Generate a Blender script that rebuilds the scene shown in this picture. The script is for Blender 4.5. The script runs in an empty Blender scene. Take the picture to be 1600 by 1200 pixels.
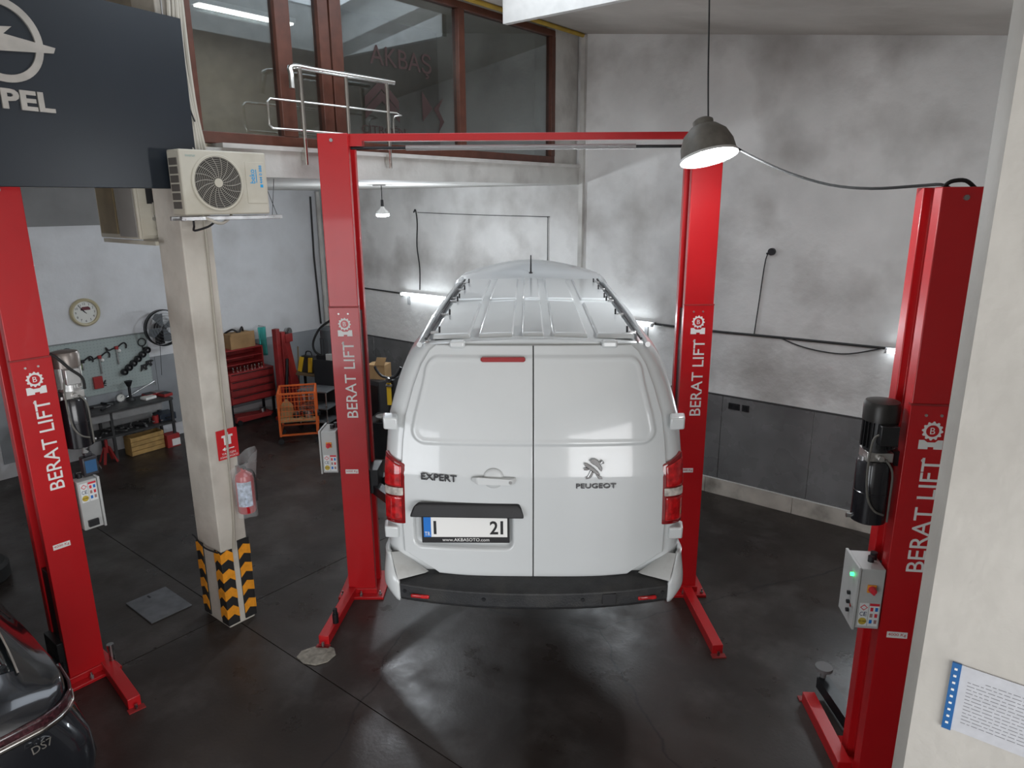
import bpy, bmesh, math, random
from mathutils import Vector, Matrix
random.seed(7)
SC = bpy.context.scene
COL = SC.collection
R = math.radians
# ------------------------------------------------------------------ camera
EYE = 4.1
cam_d = bpy.data.cameras.new('camera'); cam = bpy.data.objects.new('camera', cam_d); COL.objects.link(cam)
cam_d.sensor_width = 36.0; cam_d.sensor_fit = 'HORIZONTAL'; cam_d.lens = 36.0 * 1093.5 / 1600
cam_d.clip_start = 0.05; cam_d.clip_end = 200
cam.location = (0, 0, EYE); cam.rotation_euler = (Matrix.Rotation(R(90 - 14.7), 3, 'X') @ Matrix.Rotation(R(-.36), 3, 'Z')).to_euler()
SC.camera = cam
# building frame: u runs along the long wall, v out of it into the hall
KX, KY = -3.94, 14.86
RB = R(-38.7); DX, DY = math.cos(RB), math.sin(RB)
def B(u, v, z=0.0):
    return Vector((KX + u * DX + v * DY, KY + u * DY - v * DX, z))
# ------------------------------------------------------------------ world, lights, exposure
W = bpy.data.worlds.new('sky'); SC.world = W; W.use_nodes = True
bg = W.node_tree.nodes['Background']; bg.inputs[0].default_value = (0.78, 0.87, 1.0, 1); bg.inputs[1].default_value = 1.2
def area(name, loc, rot, sx, sy, power, col):
    l = bpy.data.lights.new(name, 'AREA'); l.shape = 'RECTANGLE'; l.size = sx; l.size_y = sy; l.energy = power; l.color = col
    o = bpy.data.objects.new(name, l); COL.objects.link(o); o.location = loc; o.rotation_euler = rot
    return o
SC.view_settings.view_transform = 'Standard'; SC.view_settings.look = 'None'; SC.view_settings.gamma = 1
SC.view_settings.use_curve_mapping = False
SC.view_settings.exposure = 0.25
# daylight in the street door (faces -u) and in the roof light (faces down)
area('street_door_daylight', B(16.45, 9.8, 2.1), (R(90), 0, RB + R(90)), 5.8, 3.6, 270, (1.0, 0.98, 0.96))
area('side_door_daylight', B(10.0, 13.95, 2.0), (R(90), 0, RB), 3.8, 3.4, 110, (.98, .99, 1.0))
area('roof_light_daylight', B(7.7, 4.4, 6.75), (0, R(8), RB), 1.9, 3.9, 40, (0.86, 0.93, 1.0))
# ------------------------------------------------------------------ mesh helpers
class MB:
    def __init__(s): s.v = []; s.f = []
    def add(s, vs, fs):
        o = len(s.v); s.v += [tuple(p) for p in vs]; s.f += [tuple(i + o for i in f) for f in fs]; return s
    def box(s, x0, x1, y0, y1, z0, z1):
        if x0 > x1: x0, x1 = x1, x0
        if y0 > y1: y0, y1 = y1, y0
        if z0 > z1: z0, z1 = z1, z0
        return s.add([(x0,y0,z0),(x1,y0,z0),(x1,y1,z0),(x0,y1,z0),(x0,y0,z1),(x1,y0,z1),(x1,y1,z1),(x0,y1,z1)],
            [(3,2,1,0),(4,5,6,7),(0,1,5,4),(1,2,6,5),(2,3,7,6),(3,0,4,7)])
    def rbox(s, c, size, M=None):
        M = M or Matrix(); hx, hy, hz = [q / 2 for q in size]; t = MB().box(-hx, hx, -hy, hy, -hz, hz)
        return s.add([Vector(c) + M @ Vector(p) for p in t.v], t.f)
    def bar(s, p0, p1, w, h, roll=0):
        p0, p1 = Vector(p0), Vector(p1); z = (p1 - p0); L = z.length; z.normalize()
        up = Vector((0, 0, 1)) if abs(z.z) < .95 else Vector((0, 1, 0))
        x = up.cross(z).normalized(); y = z.cross(x)
        M = Matrix((x, y, z)).transposed() @ Matrix.Rotation(roll, 3, 'Z')
        return s.rbox((p0 + p1) / 2, (w, h, L), M)
    def cyl(s, p0, p1, r0, r1=None, n=16):
        r1 = r0 if r1 is None else r1
        p0, p1 = Vector(p0), Vector(p1); z = (p1 - p0).normalized()
        up = Vector((0, 0, 1)) if abs(z.z) < .95 else Vector((0, 1, 0))
        x = up.cross(z).normalized(); y = z.cross(x); vs = []
        for k in range(n):
            a = 2 * math.pi * k / n; q = x * math.cos(a) + y * math.sin(a); vs += [p0 + q * r0, p1 + q * r1]
        fs = [(2*k, 2*((k+1) % n), 2*((k+1) % n)+1, 2*k+1) for k in range(n)]
        fs += [tuple(2*k for k in reversed(range(n))), tuple(2*k+1 for k in range(n))]
        return s.add(vs, fs)
    def tube(s, pts, r, n=8, closed=False):
        P = [Vector(p) for p in pts]
        if not closed and 4 <= len(P) <= 12:
            Q = []
            for i in range(len(P) - 1):
                a, b, c, d = P[max(0, i-1)], P[i], P[i+1], P[min(len(P)-1, i+2)]
                for k in range(4):
                    t = k / 4; Q.append(.5 * ((2*b) + (c-a)*t + (2*a-5*b+4*c-d)*t*t + (3*b-a-3*c+d)*t**3))
            P = Q + [P[-1]]
        N = len(P); vs = []; x = None
        for i in range(N):
            a = P[i-1] if (i or closed) else P[0]; b = P[(i+1) % N] if (i < N-1 or closed) else P[-1]
            t = (b - a).normalized()
            if x is None:
                up = Vector((0, 0, 1)) if abs(t.z) < .9 else Vector((1, 0, 0)); x = up.cross(t).normalized()
            else:
                x = (x - t * x.dot(t)); x = x.normalized() if x.length > 1e-6 else Vector((0,1,0)).cross(t).normalized()
            y = t.cross(x); rr = r(i / (N - 1)) if callable(r) else r
            for k in range(n):
                q = 2 * math.pi * k / n; vs.append(P[i] + (x * math.cos(q) + y * math.sin(q)) * rr)
        fs = []
        for i in range(N if closed else N - 1):
            j = (i + 1) % N
            for k in range(n): fs.append((i*n+k, i*n+(k+1) % n, j*n+(k+1) % n, j*n+k))
        if not closed: fs += [tuple(reversed(range(n))), tuple((N-1)*n+k for k in range(n))]
        return s.add(vs, fs)
    def prism(s, poly, h0, h1, axis='y'):
        def P(a, b, h): return {'y': (a, h, b), 'z': (a, b, h), 'x': (h, a, b)}[axis]
        n = len(poly); vs = [P(a, b, h0) for a, b in poly] + [P(a, b, h1) for a, b in poly]
        fs = [tuple(range(n)), tuple(reversed(range(n, 2*n)))] + [(i, i+n, (i+1) % n + n, (i+1) % n) for i in range(n)]
        return s.add(vs, fs)
    def lathe(s, prof, n=24, c=(0,0,0), M=None):
        M = M or Matrix.Identity(3); vs = []; m = len(prof)
        for k in range(n):
            a = 2 * math.pi * k / n
            for r, z in prof: vs.append(Vector(c) + M @ Vector((r * math.cos(a), r * math.sin(a), z)))
        fs = []
        for k in range(n):
            j = (k + 1) % n
            for i in range(m - 1): fs.append((k*m+i, j*m+i, j*m+i+1, k*m+i+1))
        return s.add(vs, fs)
    def grid(s, fn, nu, nv, flip=False):
        vs = [fn(i / nu, j / nv) for j in range(nv + 1) for i in range(nu + 1)]; w = nu + 1
        fs = [(j*w+i, j*w+i+1, (j+1)*w+i+1, (j+1)*w+i) for j in range(nv) for i in range(nu)]
        if flip: fs = [tuple(reversed(f)) for f in fs]
        return s.add(vs, fs)
    def sphere(s, c, rx, ry=None, rz=None, n=14, m=8):
        ry = rx if ry is None else ry; rz = rx if rz is None else rz
        return s.grid(lambda a, b: (c[0] + rx*math.sin(math.pi*b)*math.cos(2*math.pi*a), c[1] + ry*math.sin(math.pi*b)*math.sin(2*math.pi*a), c[2] + rz*math.cos(math.pi*b)), n, m)
    def hull(s, pts):
        bm = bmesh.new()
        for p in pts: bm.verts.new(p)
        r = bmesh.ops.convex_hull(bm, input=bm.verts[:])
        bmesh.ops.delete(bm, geom=[g for g in set(r['geom_interior']) | set(r['geom_unused']) if isinstance(g, bmesh.types.BMVert)], context='VERTS')
        bm.verts.index_update(); s.add([v.co.copy() for v in bm.verts], [[v.index for v in f.verts] for f in bm.faces]); bm.free()
        return s
    def xf(s, M): s.v = [tuple(M @ Vector(p)) for p in s.v]; return s
    def mesh(s, name, smooth=35):
        me = bpy.data.meshes.new(name); me.from_pydata(s.v, [], s.f)
        bm = bmesh.new(); bm.from_mesh(me); bmesh.ops.remove_doubles(bm, verts=bm.verts[:], dist=1e-5)
        bmesh.ops.recalc_face_normals(bm, faces=bm.faces[:]); bm.to_mesh(me); bm.free()
        if smooth:
            for p in me.polygons: p.use_smooth = True
            me.set_sharp_from_angle(angle=R(smooth))
        return me
    def build(s, name, mat, parent=None, bevel=0, seg=2, smooth=35, sub=0, solid=0):
        me = s.mesh(name, smooth); me.materials.append(mat)
        o = bpy.data.objects.new(name, me); COL.objects.link(o)
        if parent: o.parent = parent
        if solid:
            q = o.modifiers.new('solid', 'SOLIDIFY'); q.thickness = solid; q.offset = -1
        if bevel:
            q = o.modifiers.new('bevel', 'BEVEL'); q.width = bevel; q.segments = seg; q.limit_method = 'ANGLE'; q.angle_limit = R(35); q.harden_normals = False
        if sub:
            q = o.modifiers.new('sub', 'SUBSURF'); q.levels = sub; q.render_levels = sub
        return o
def tag(o, label=None, cat=None, group=None, kind=None):
    if label: o['label'] = label
    if cat: o['category'] = cat
    if group: o['group'] = group
    if kind: o['kind'] = kind
    return o
def thing(name, label, cat, loc=(0,0,0), rz=0.0, group=None):
    o = bpy.data.objects.new(name, None); COL.objects.link(o); o.location = loc; o.rotation_euler = (0, 0, rz); o.empty_display_size = .1
    return tag(o, label, cat, group)
def bthing(name, label, cat, u, v, z=0, rz=0.0, group=None):
    return thing(name, label, cat, B(u, v, z), RB + rz, group)
def place(o, loc, rz=0.0):
    o.location = loc; o.rotation_euler = (0, 0, rz); return o
def struct(name, mb, mat, **k):
    # mesh given in building coordinates (u, -v, z)
    o = mb.build(name, mat, **k); o.location = (KX, KY, 0); o.rotation_euler = (0, 0, RB); o['kind'] = 'structure'; return o
def bbox_(u0, u1, v0, v1, z0, z1): return MB().box(u0, u1, -v0, -v1, z0, z1)
def part(parent, name, mb, mat, **k): return mb.build(name, mat, parent, **k)
def copy_child(o, parent, loc=None, name=None):
    c = o.copy(); COL.objects.link(c); c.parent = parent
    if loc is not None: c.location = loc
    return c
FONT = {}
def text(s, name, mat, parent, org, right, up, w=None, h=None, depth=.003, thick=0.0, shear=0.0, spacing=1.0, anchor='l'):
    cu = bpy.data.curves.new('t', 'FONT'); cu.body = s; cu.extrude = 0.0; cu.offset = thick; cu.shear = shear; cu.space_character = spacing; cu.resolution_u = 3
    ob = bpy.data.objects.new('t', cu); COL.objects.link(ob)
    dg = bpy.context.evaluated_depsgraph_get(); me = bpy.data.meshes.new_from_object(ob.evaluated_get(dg))
    bpy.data.objects.remove(ob); bpy.data.curves.remove(cu)
    xs = [v.co.x for v in me.vertices]; ys = [v.co.y for v in me.vertices]
    x0, x1, y0, y1 = min(xs), max(xs), min(ys), max(ys)
    sx = (w / (x1 - x0)) if w else None; sy = (h / (y1 - y0)) if h else None
    sx = sx or sy; sy = sy or sx
    right = Vector(right).normalized(); up = Vector(up).normalized(); nrm = right.cross(up)
    ox = x0 if anchor == 'l' else (x0 + x1) / 2
    vs = [(v.co.x, v.co.y) for v in me.vertices]; fs = [tuple(p.vertices) for p in me.polygons]; bpy.data.meshes.remove(me)
    mb = MB(); pts = [Vector(org) + right * (x - ox) * sx + up * (y - y0) * sy for x, y in vs]; n = len(pts)
    # front faces plus a closed rim gives the letters real thickness
    cnt = {}
    for f in fs:
        for a, b in zip(f, f[1:] + f[:1]): cnt[(a, b)] = 1
    rim = [(a, b) for a, b in cnt if (b, a) not in cnt]
    mb.add([p + nrm * depth for p in pts] + pts, fs + [(a, a + n, b + n, b) for a, b in rim])
    return mb.build(name, mat, parent, smooth=0)
# ------------------------------------------------------------------ materials
ORD = ['first', 'second', 'third', 'fourth', 'fifth', 'sixth', 'seventh', 'eighth', 'ninth']
_M = {}
def mat(name, col=(.5,.5,.5), rough=.5, metal=0.0, var=0.0, scale=6.0, bump=0.0, bscale=40.0, dirt=None, dscale=2.0, damt=.5, coat=0.0, emit=0.0, ecol=None, alpha=1.0, trans=0.0, rvar=0.0, spec=.5, detail=5):
    if name in _M: return _M[name]
    m = bpy.data.materials.new(name); m.use_nodes = True; nt = m.node_tree; N = nt.nodes; L = nt.links; p = N['Principled BSDF']
    c = (*col, 1)
    p.inputs['Base Color'].default_value = c; p.inputs['Roughness'].default_value = rough; p.inputs['Metallic'].default_value = metal
    p.inputs['Coat Weight'].default_value = coat; p.inputs['Coat Roughness'].default_value = .06; p.inputs['Specular IOR Level'].default_value = spec
    p.inputs['Alpha'].default_value = alpha; p.inputs['Transmission Weight'].default_value = trans
    if emit: p.inputs['Emission Color'].default_value = (*(ecol or col), 1); p.inputs['Emission Strength'].default_value = emit
    tc = N.new('ShaderNodeTexCoord')
    def noise(sc, det=detail):
        n = N.new('ShaderNodeTexNoise'); n.inputs['Scale'].default_value = sc; n.inputs['Detail'].default_value = det; L.new(tc.outputs['Object'], n.inputs['Vector']); return n
    src = None
    if var:
        n = noise(scale); r = N.new('ShaderNodeMapRange'); r.inputs[1].default_value = .3; r.inputs[2].default_value = .7; r.inputs[3].default_value = 1 - var; r.inputs[4].default_value = 1 + var
        L.new(n.outputs['Fac'], r.inputs[0]); x = N.new('ShaderNodeMix'); x.data_type = 'RGBA'; x.blend_type = 'MULTIPLY'; x.inputs['Factor'].default_value = 1
        x.inputs[6].default_value = c; L.new(r.outputs[0], x.inputs[7]); src = x.outputs[2]
    if dirt:
        n = noise(dscale, 8); r = N.new('ShaderNodeMapRange'); r.inputs[1].default_value = .48; r.inputs[2].default_value = .75; r.inputs[3].default_value = 0; r.inputs[4].default_value = damt
        L.new(n.outputs['Fac'], r.inputs[0]); x = N.new('ShaderNodeMix'); x.data_type = 'RGBA'; L.new(r.outputs[0], x.inputs['Factor'])
        if src: L.new(src, x.inputs[6])
        else: x.inputs[6].default_value = c
        x.inputs[7].default_value = (*dirt, 1); src = x.outputs[2]
    if src: L.new(src, p.inputs['Base Color'])
    if rvar:
        n = noise(scale * 1.7); r = N.new('ShaderNodeMapRange'); r.inputs[1].default_value = .35; r.inputs[2].default_value = .65; r.inputs[3].default_value = max(.03, rough - rvar); r.inputs[4].default_value = min(1, rough + rvar)
        L.new(n.outputs['Fac'], r.inputs[0]); L.new(r.outputs[0], p.inputs['Roughness'])
    if bump:
        n = noise(bscale, 4); b = N.new('ShaderNodeBump'); b.inputs['Strength'].default_value = bump; b.inputs['Distance'].default_value = .02
        L.new(n.outputs['Fac'], b.inputs['Height']); L.new(b.outputs[0], p.inputs['Normal'])
    _M[name] = m; return m
RED = mat('red_lift_paint', (.50, .008, .012), .34, var=.08, scale=3, coat=.3, dirt=(.25,.02,.02), dscale=3, damt=.25)
REDD = mat('dull_red_paint', (.30, .022, .022), .5, var=.2, scale=5, dirt=(.06,.02,.02), damt=.5)
BLK = mat('black_plastic', (.012, .012, .014), .5, var=.2)
BLKM = mat('black_steel', (.014, .015, .017), .35, metal=.2, var=.3)
RUB = mat('rubber', (.012, .012, .012), .75)
WHT = mat('white_lettering', (.80, .80, .78), .5)
CHR = mat('chrome', (.72, .71, .68), .14, metal=1)
STL = mat('steel', (.42, .42, .42), .35, metal=1, var=.2, rvar=.1)
ALU = mat('cast_aluminium', (.55, .54, .52), .38, metal=.9, var=.15)
GREY = mat('grey_enamel', (.47, .48, .47), .42, var=.06, dirt=(.2,.18,.16), damt=.25)
PAINT = mat('white_car_paint', (.61, .635, .64), .28, coat=.9, var=.02, scale=2)
PLAST = mat('plaster', (.78, .77, .75), .85, var=.12, scale=1.1, bump=.8, bscale=6, dirt=(.30,.275,.25), dscale=.9, damt=.8)
CREAM = mat('pillar_paint', (.60, .565, .50), .75, var=.10, scale=2.5, bump=.3, bscale=14, dirt=(.26,.22,.18), dscale=1.8, damt=.6)
SLABM = mat('painted_slab', (.60, .585, .55), .8, var=.10, scale=2, bump=.25, bscale=20, dirt=(.25,.22,.20), dscale=2.2, damt=.6)
WOOD = mat('brown_frame', (.105, .036, .022), .4, var=.2, scale=9)
CARD = mat('cardboard', (.36, .22, .10), .8, var=.12)
ORG = mat('orange_paint', (.72, .13, .02), .45, var=.15, dirt=(.2,.06,.03), damt=.5)
YEL = mat('yellow_plastic', (.75, .48, .03), .45)
HAZ = mat('hazard_orange', (.85, .33, .02), .5, var=.12, scale=20)
BLUE = mat('blue_print', (.01, .16, .55), .5)
CYAN = mat('cyan_print', (.0, .30, .62), .5)
# ------------------------------------------------------------------ setting
def floor_mat():
    m = bpy.data.materials.new('concrete_floor'); m.use_nodes = True; nt = m.node_tree; N = nt.nodes; L = nt.links; p = N['Principled BSDF']
    tc = N.new('ShaderNodeTexCoord')
    def noise(sc, det=6, rough=.55):
        n = N.new('ShaderNodeTexNoise'); n.inputs['Scale'].default_value = sc; n.inputs['Detail'].default_value = det; n.inputs['Roughness'].default_value = rough
        L.new(tc.outputs['Object'], n.inputs['Vector']); return n.outputs['Fac']
    def ramp(src, a, b, ca, cb):
        r = N.new('ShaderNodeValToRGB'); r.color_ramp.elements[0].position = a; r.color_ramp.elements[1].position = b
        r.color_ramp.elements[0].color = (*ca, 1); r.color_ramp.elements[1].color = (*cb, 1); L.new(src, r.inputs[0]); return r.outputs[0]
    base = ramp(noise(.8), .35, .7, (.023,.0175,.0150), (.041,.032,.0275))
    wear = ramp(noise(1.4, 8, .65), .50, .72, (0,0,0), (1,1,1))
    x = N.new('ShaderNodeMix'); x.data_type = 'RGBA'; L.new(wear, x.inputs['Factor']); L.new(base, x.inputs[6]); x.inputs[7].default_value = (.066,.057,.053,1)
    sp = ramp(noise(26, 3), .66, .72, (0,0,0), (1,1,1))
    y = N.new('ShaderNodeMix'); y.data_type = 'RGBA'; L.new(sp, y.inputs['Factor']); L.new(x.outputs[2], y.inputs[6]); y.inputs[7].default_value = (.022,.020,.020,1)
    # hairline cracks
    vo = N.new('ShaderNodeTexVoronoi'); vo.feature = 'DISTANCE_TO_EDGE'; vo.inputs['Scale'].default_value = .35
    nz = N.new('ShaderNodeTexNoise'); nz.inputs['Scale'].default_value = 2.2; nz.inputs['Detail'].default_value = 6; L.new(tc.outputs['Object'], nz.inputs['Vector'])
    mv = N.new('ShaderNodeMix'); mv.data_type = 'RGBA'; mv.inputs['Factor'].default_value = .22; L.new(tc.outputs['Object'], mv.inputs[6]); L.new(nz.outputs['Color'], mv.inputs[7]); L.new(mv.outputs[2], vo.inputs['Vector'])
    cr = ramp(vo.outputs['Distance'], .0, .0032, (1,1,1), (0,0,0))
    z = N.new('ShaderNodeMix'); z.data_type = 'RGBA'; L.new(cr, z.inputs['Factor']); L.new(y.outputs[2], z.inputs[6]); z.inputs[7].default_value = (.014,.012,.012,1)
    L.new(z.outputs[2], p.inputs['Base Color'])
    p.inputs['Specular IOR Level'].default_value = .38
    L.new(ramp(noise(1.9, 7, .6), .3, .75, (.22,)*3, (.60,)*3), p.inputs['Roughness'])
    b = N.new('ShaderNodeBump'); b.inputs['Strength'].default_value = .12; b.inputs['Distance'].default_value = .01; L.new(noise(30, 5), b.inputs['Height']); L.new(b.outputs[0], p.inputs['Normal'])
    return m
FLOOR = floor_mat()
JOINT = mat('joint_filler', (.015, .013, .012), .9)
ULINES = [-.3, 6.09, 12.2, 16.8]; VLINES = [-.3, 6.0, 12.0, 14.3]
floor = struct('floor', bbox_(-.3, 16.8, -.3, 14.3, -.25, -.012), JOINT)
for i in range(3):
    for j in range(3):
        g = .005
        MB().box(ULINES[i] + g, ULINES[i+1] - g, -(VLINES[j+1] - g), -(VLINES[j] + g), -.10, 0).build('floor_slab', FLOOR, floor)
wr = struct('wall_right', bbox_(-.2, 16.7, -.2, 0, 0, 7.3), PLAST)
wl = struct('wall_left', bbox_(-.2, 0, 0, 14.1, 0, 7.0), mat('pale_plaster', (.68, .69, .71), .85, var=.08, scale=1.2, bump=.3, bscale=9, dirt=(.35,.34,.33), dscale=1.2, damt=.55))
struct('wall_side', bbox_(-.2, 8.0, 14.0, 14.2, 0, 7.0).box(12.0, 16.7, -14.0, -14.2, 0, 7.0).box(8.0, 12.0, -14.0, -14.2, 3.8, 7.0), PLAST)
d2 = MB()
for k in range(5): d2.box(8.0 + k - .03, 8.0 + k + .03, -14.0, -14.06, 0, 3.8)
for z in (1.0, 1.9, 2.8, 3.77): d2.box(8.0, 12.0, -14.0, -14.055, z - .03, z + .03)
struct('door_2', d2, BLKM)
# wall with the street door opening behind the camera
wf = MB(); wf.box(16.5, 16.7, 0, -6.8, 0, 7); wf.box(16.5, 16.7, -12.8, -14.1, 0, 7); wf.box(16.5, 16.7, -6.8, -12.8, 4.0, 7)
struct('wall_front', wf, PLAST)
dr = MB()
for k in range(6): dr.box(16.48, 16.56, -6.8 - k * 1.2 + .03, -6.8 - k * 1.2 - .03, 0, 4.0)
for z in (1.0, 2.0, 3.0, 3.97): dr.box(16.485, 16.555, -6.8, -12.8, z - .03, z + .03)
struct('door_1', dr, BLKM)
# ceiling: falls gently along u, open over the roof light
SL = .139
def cz(u): return 6.38 - SL * (u - 6.39)
ce = MB()
def cq(u0, u1, v0, v1):
    ce.add([(u0,-v0,cz(u0)),(u1,-v0,cz(u1)),(u1,-v1,cz(u1)),(u0,-v1,cz(u0)),(u0,-v0,cz(u0)+.18),(u1,-v0,cz(u1)+.18),(u1,-v1,cz(u1)+.18),(u0,-v1,cz(u0)+.18)],
        [(0,1,2,3),(7,6,5,4),(0,4,5,1),(1,5,6,2),(2,6,7,3),(3,7,4,0)])
HU0, HU1, HV0, HV1 = 6.75, 8.66, 2.25, 6.5
cq(-.1, HU0, 0, 14.1); cq(HU1, 16.7, 0, 14.1); cq(HU0, HU1, 0, HV0); cq(HU0, HU1, HV1, 14.1)
struct('ceiling', ce, mat('ceiling_plaster', (.56, .52, .475), .9, var=.10, scale=1.0, bump=.3, bscale=8, dirt=(.34,.30,.26), dscale=.8, damt=.7))
cb = MB(); t = .08
for a in ((HU0-t, HU0, HV0-t, HV1+t), (HU1, HU1+t, HV0-t, HV1+t), (HU0, HU1, HV0-t, HV0), (HU0, HU1, HV1, HV1+t)):
    cb.box(a[0], a[1], -a[2], -a[3], cz(a[1]) + .01, 7.1)
struct('trim_1', cb, mat('roof_light_curb', (.72, .71, .68), .7, var=.08))
# mezzanine: slab, fascia, office behind the glass
struct('mezzanine_slab', bbox_(0, 6.39, 0, 14, 4.32, 4.56), SLABM)
struct('trim_2', bbox_(6.16, 6.42, 0, 5.7, 4.56, 4.60), mat('ledge_marble', (.58, .56, .53), .5, var=.12, scale=5))
struct('wall_office', bbox_(3.4, 3.5, 0, 14, 4.56, 6.9), mat('office_wall', (.26, .23, .19), .85, var=.15))
struct('wall_stub', bbox_(5.95, 6.32, .03, .57, 4.60, 6.4), SLABM)
struct('trim_3', bbox_(.0, .10, 3.7, 10.0, 3.76, 4.32), mat('grey_beam', (.22, .22, .22), .85, var=.1, scale=2))
# tiles along the long wall, one object each
TILE = mat('grey_tile', (.165, .165, .165), .28, var=.22, scale=1.6, dirt=(.26,.26,.26), dscale=2.2, damt=.45, rvar=.08)
MARB = mat('skirting_marble', (.55, .51, .45), .35, var=.15, scale=4, dirt=(.12,.11,.09), dscale=2.6, damt=.9)
for k in range(13):
    u0 = .27 + k * 1.22
    MB().box(u0 + .003, u0 + 1.217, -.001, -.022, .235, 1.46).build('tile', TILE, wr, bevel=.003, seg=1)
    v0 = .03 + k * 1.23
    MB().box(v0 + .002, v0 + 1.228, -.001, -.032, 0, .23).build('skirting_stone', MARB, wr, bevel=.003, seg=1)
MB().box(0, 16.4, -.001, -.027, 1.461, 1.478).build('tile_edge', mat('tile_edge_strip', (.05,.05,.05), .5), wr)
MB().box(0, 16.4, -.001, -.036, .23, .243).build('skirting_edge', mat('edge_strip', (.66,.65,.62), .5), wr)
for k in range(5):
    MB().box(.001, .02, -(.05 + k * 1.22 + .003), -(.05 + k * 1.22 + 1.217), .235, 1.50).build('tile', mat('pale_grey_tile', (.30, .32, .34), .35, var=.12, scale=1.5, dirt=(.2,.2,.2), damt=.4), wl, bevel=.003, seg=1)
# paint seam and plaster edge on the long wall
MB().box(6.39, 6.46, -.001, -.06, 1.48, 6.35).build('corner_batten', SLABM, wr)
# foreground wall
fw = MB(); E1 = (1.455, 2.166); E2 = (1.478, 2.268)
far = (E1[0] + DX * 4.2, E1[1] + DY * 4.2); far2 = (far[0] - DY * .35, far[1] + DX * .35); E3 = (E2[0] + .25, E2[1] + .25)
fw.prism([E1, far, far2, E3, E2], 0, 5.75, 'z')
o = fw.build('wall_near', mat('near_wall_paint', (.50, .48, .44), .7, var=.06, scale=3, bump=.25, bscale=12, dirt=(.34,.32,.29), dscale=2.5, damt=.5)); o['kind'] = 'structure'
# pillar under the mezzanine edge
PU0, PU1, PV0, PV1 = 5.90, 6.34, 5.84, 6.12
struct('pillar', bbox_(PU0, PU1, PV0, PV1, 0, 4.32).box(PU0 + .02, PU1 - .02, -PV0 - .02, -PV1 + .02, 4.56, 6.4), CREAM, bevel=.012)
# office glazing: frame members, panes and painted lettering
GU = 6.26
def glass_mat():
    m = bpy.data.materials.new('office_glass'); m.use_nodes = True; nt = m.node_tree; N = nt.nodes; L = nt.links
    for n in list(N):
        if n.type != 'OUTPUT_MATERIAL': N.remove(n)
    out = [n for n in N if n.type == 'OUTPUT_MATERIAL'][0]
    g = N.new('ShaderNodeBsdfGlossy'); g.inputs['Roughness'].default_value = .02; g.inputs['Color'].default_value = (.62,.66,.68,1)
    t = N.new('ShaderNodeBsdfTransparent'); t.inputs['Color'].default_value = (.78,.82,.83,1)
    f = N.new('ShaderNodeLayerWeight'); f.inputs['Blend'].default_value = .30
    q = N.new('ShaderNodeMapRange'); q.inputs[3].default_value = .10; q.inputs[4].default_value = .85; L.new(f.outputs['Facing'], q.inputs[0])
    a = N.new('ShaderNodeMixShader'); L.new(q.outputs[0], a.inputs[0]); L.new(t.outputs[0], a.inputs[1]); L.new(g.outputs[0], a.inputs[2]); L.new(a.outputs[0], out.inputs[0])
    return m
GLASS = glass_mat()
win = struct('window_1', bbox_(GU - .05, GU + .05, .57, 5.85, 4.60, 4.70), WOOD, bevel=.006)
def wpart(name, mb, m, **k): return mb.build(name, m, win, **k)
wpart('window_rail', bbox_(GU - .05, GU + .05, .57, 5.85, 6.26, 6.34), WOOD, bevel=.006)
MULL = [(.57, .66), (2.43, 2.54), (4.24, 4.38), (4.40, 4.52), (4.84, 5.0), (5.80, 5.85)]
for a, b in MULL: wpart('mullion', bbox_(GU - .05, GU + .055, a, b, 4.70, 6.26), WOOD, bevel=.006)
for a, b in ((.66, 2.43), (2.54, 4.24), (4.52, 4.84), (5.0, 5.80)):
    wpart('pane', bbox_(GU - .006, GU + .006, a, b, 4.70, 6.26), GLASS)
DEC = mat('brown_decal', (.045, .022, .020), .7)
def gl(v, z): return (GU + .0065, -v, z)
text('AKBAŞ', 'lettering', DEC, win, gl(3.86, 5.44), (0,1,0), (0,0,1), w=.90, h=.26, depth=.002)
text('CITROËN', 'lettering', DEC, win, gl(4.02, 4.80), (0,1,0), (0,0,1), w=.62, h=.10, depth=.002)
for k in range(2):
    z0 = 4.94 + k * .12; c = -3.72
    MB().prism([(c - .24, z0), (c, z0 + .20), (c + .24, z0), (c + .24, z0 + .10), (c, z0 + .30), (c - .24, z0 + .10)], GU + .0065, GU + .0085, 'x').build('chevron_decal', DEC, win, smooth=0)
MB().prism([(-3.12, 4.98), (-3.12, 5.30), (-2.96, 5.13)], GU + .0065, GU + .0085, 'x').build('emblem_decal', DEC, win, smooth=0)
MB().prism([(-2.78, 5.26), (-2.94, 5.13), (-2.84, 5.0), (-2.87, 4.87), (-2.77, 5.0), (-2.86, 5.13)], GU + .0065, GU + .0085, 'x').build('emblem_decal', DEC, win, smooth=0)
# ================================================================== white panel van
VS = .955
VG = 1.262          # height of the wheels' contact line, van is on the lift
van = thing('panel_van', 'white panel van raised between the two middle red lift posts', 'van', (.127, 4.013, VG), R(-1.3))
van.scale = (VS,) * 3
def lerp(a, b, t): return a + (b - a) * t
def interp(tab, x):
    if x <= tab[0][0]: return tab[0][1]
    for (a, p), (b, q) in zip(tab, tab[1:]):
        if x <= b: return lerp(p, q, (x - a) / (b - a))
    return tab[-1][1]
WT = [(.30,.86),(.38,.95),(.55,.985),(.9,.995),(1.2,.99),(1.45,.975),(1.62,.955),(1.80,.905),(1.95,.85),(2.04,.795),(2.10,.72)]
def vw(z): return interp(WT, z)
def tilt(z): return 0 if z < 1.25 else .21 * ((z - 1.25) / .85) ** 1.25
def yR(x, z): return .09 * (abs(x) / .95) ** 3 + tilt(z)
def sst(a, b, x): t = max(0, min(1, (x - a) / (b - a))); return t * t * (3 - 2 * t)
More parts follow.
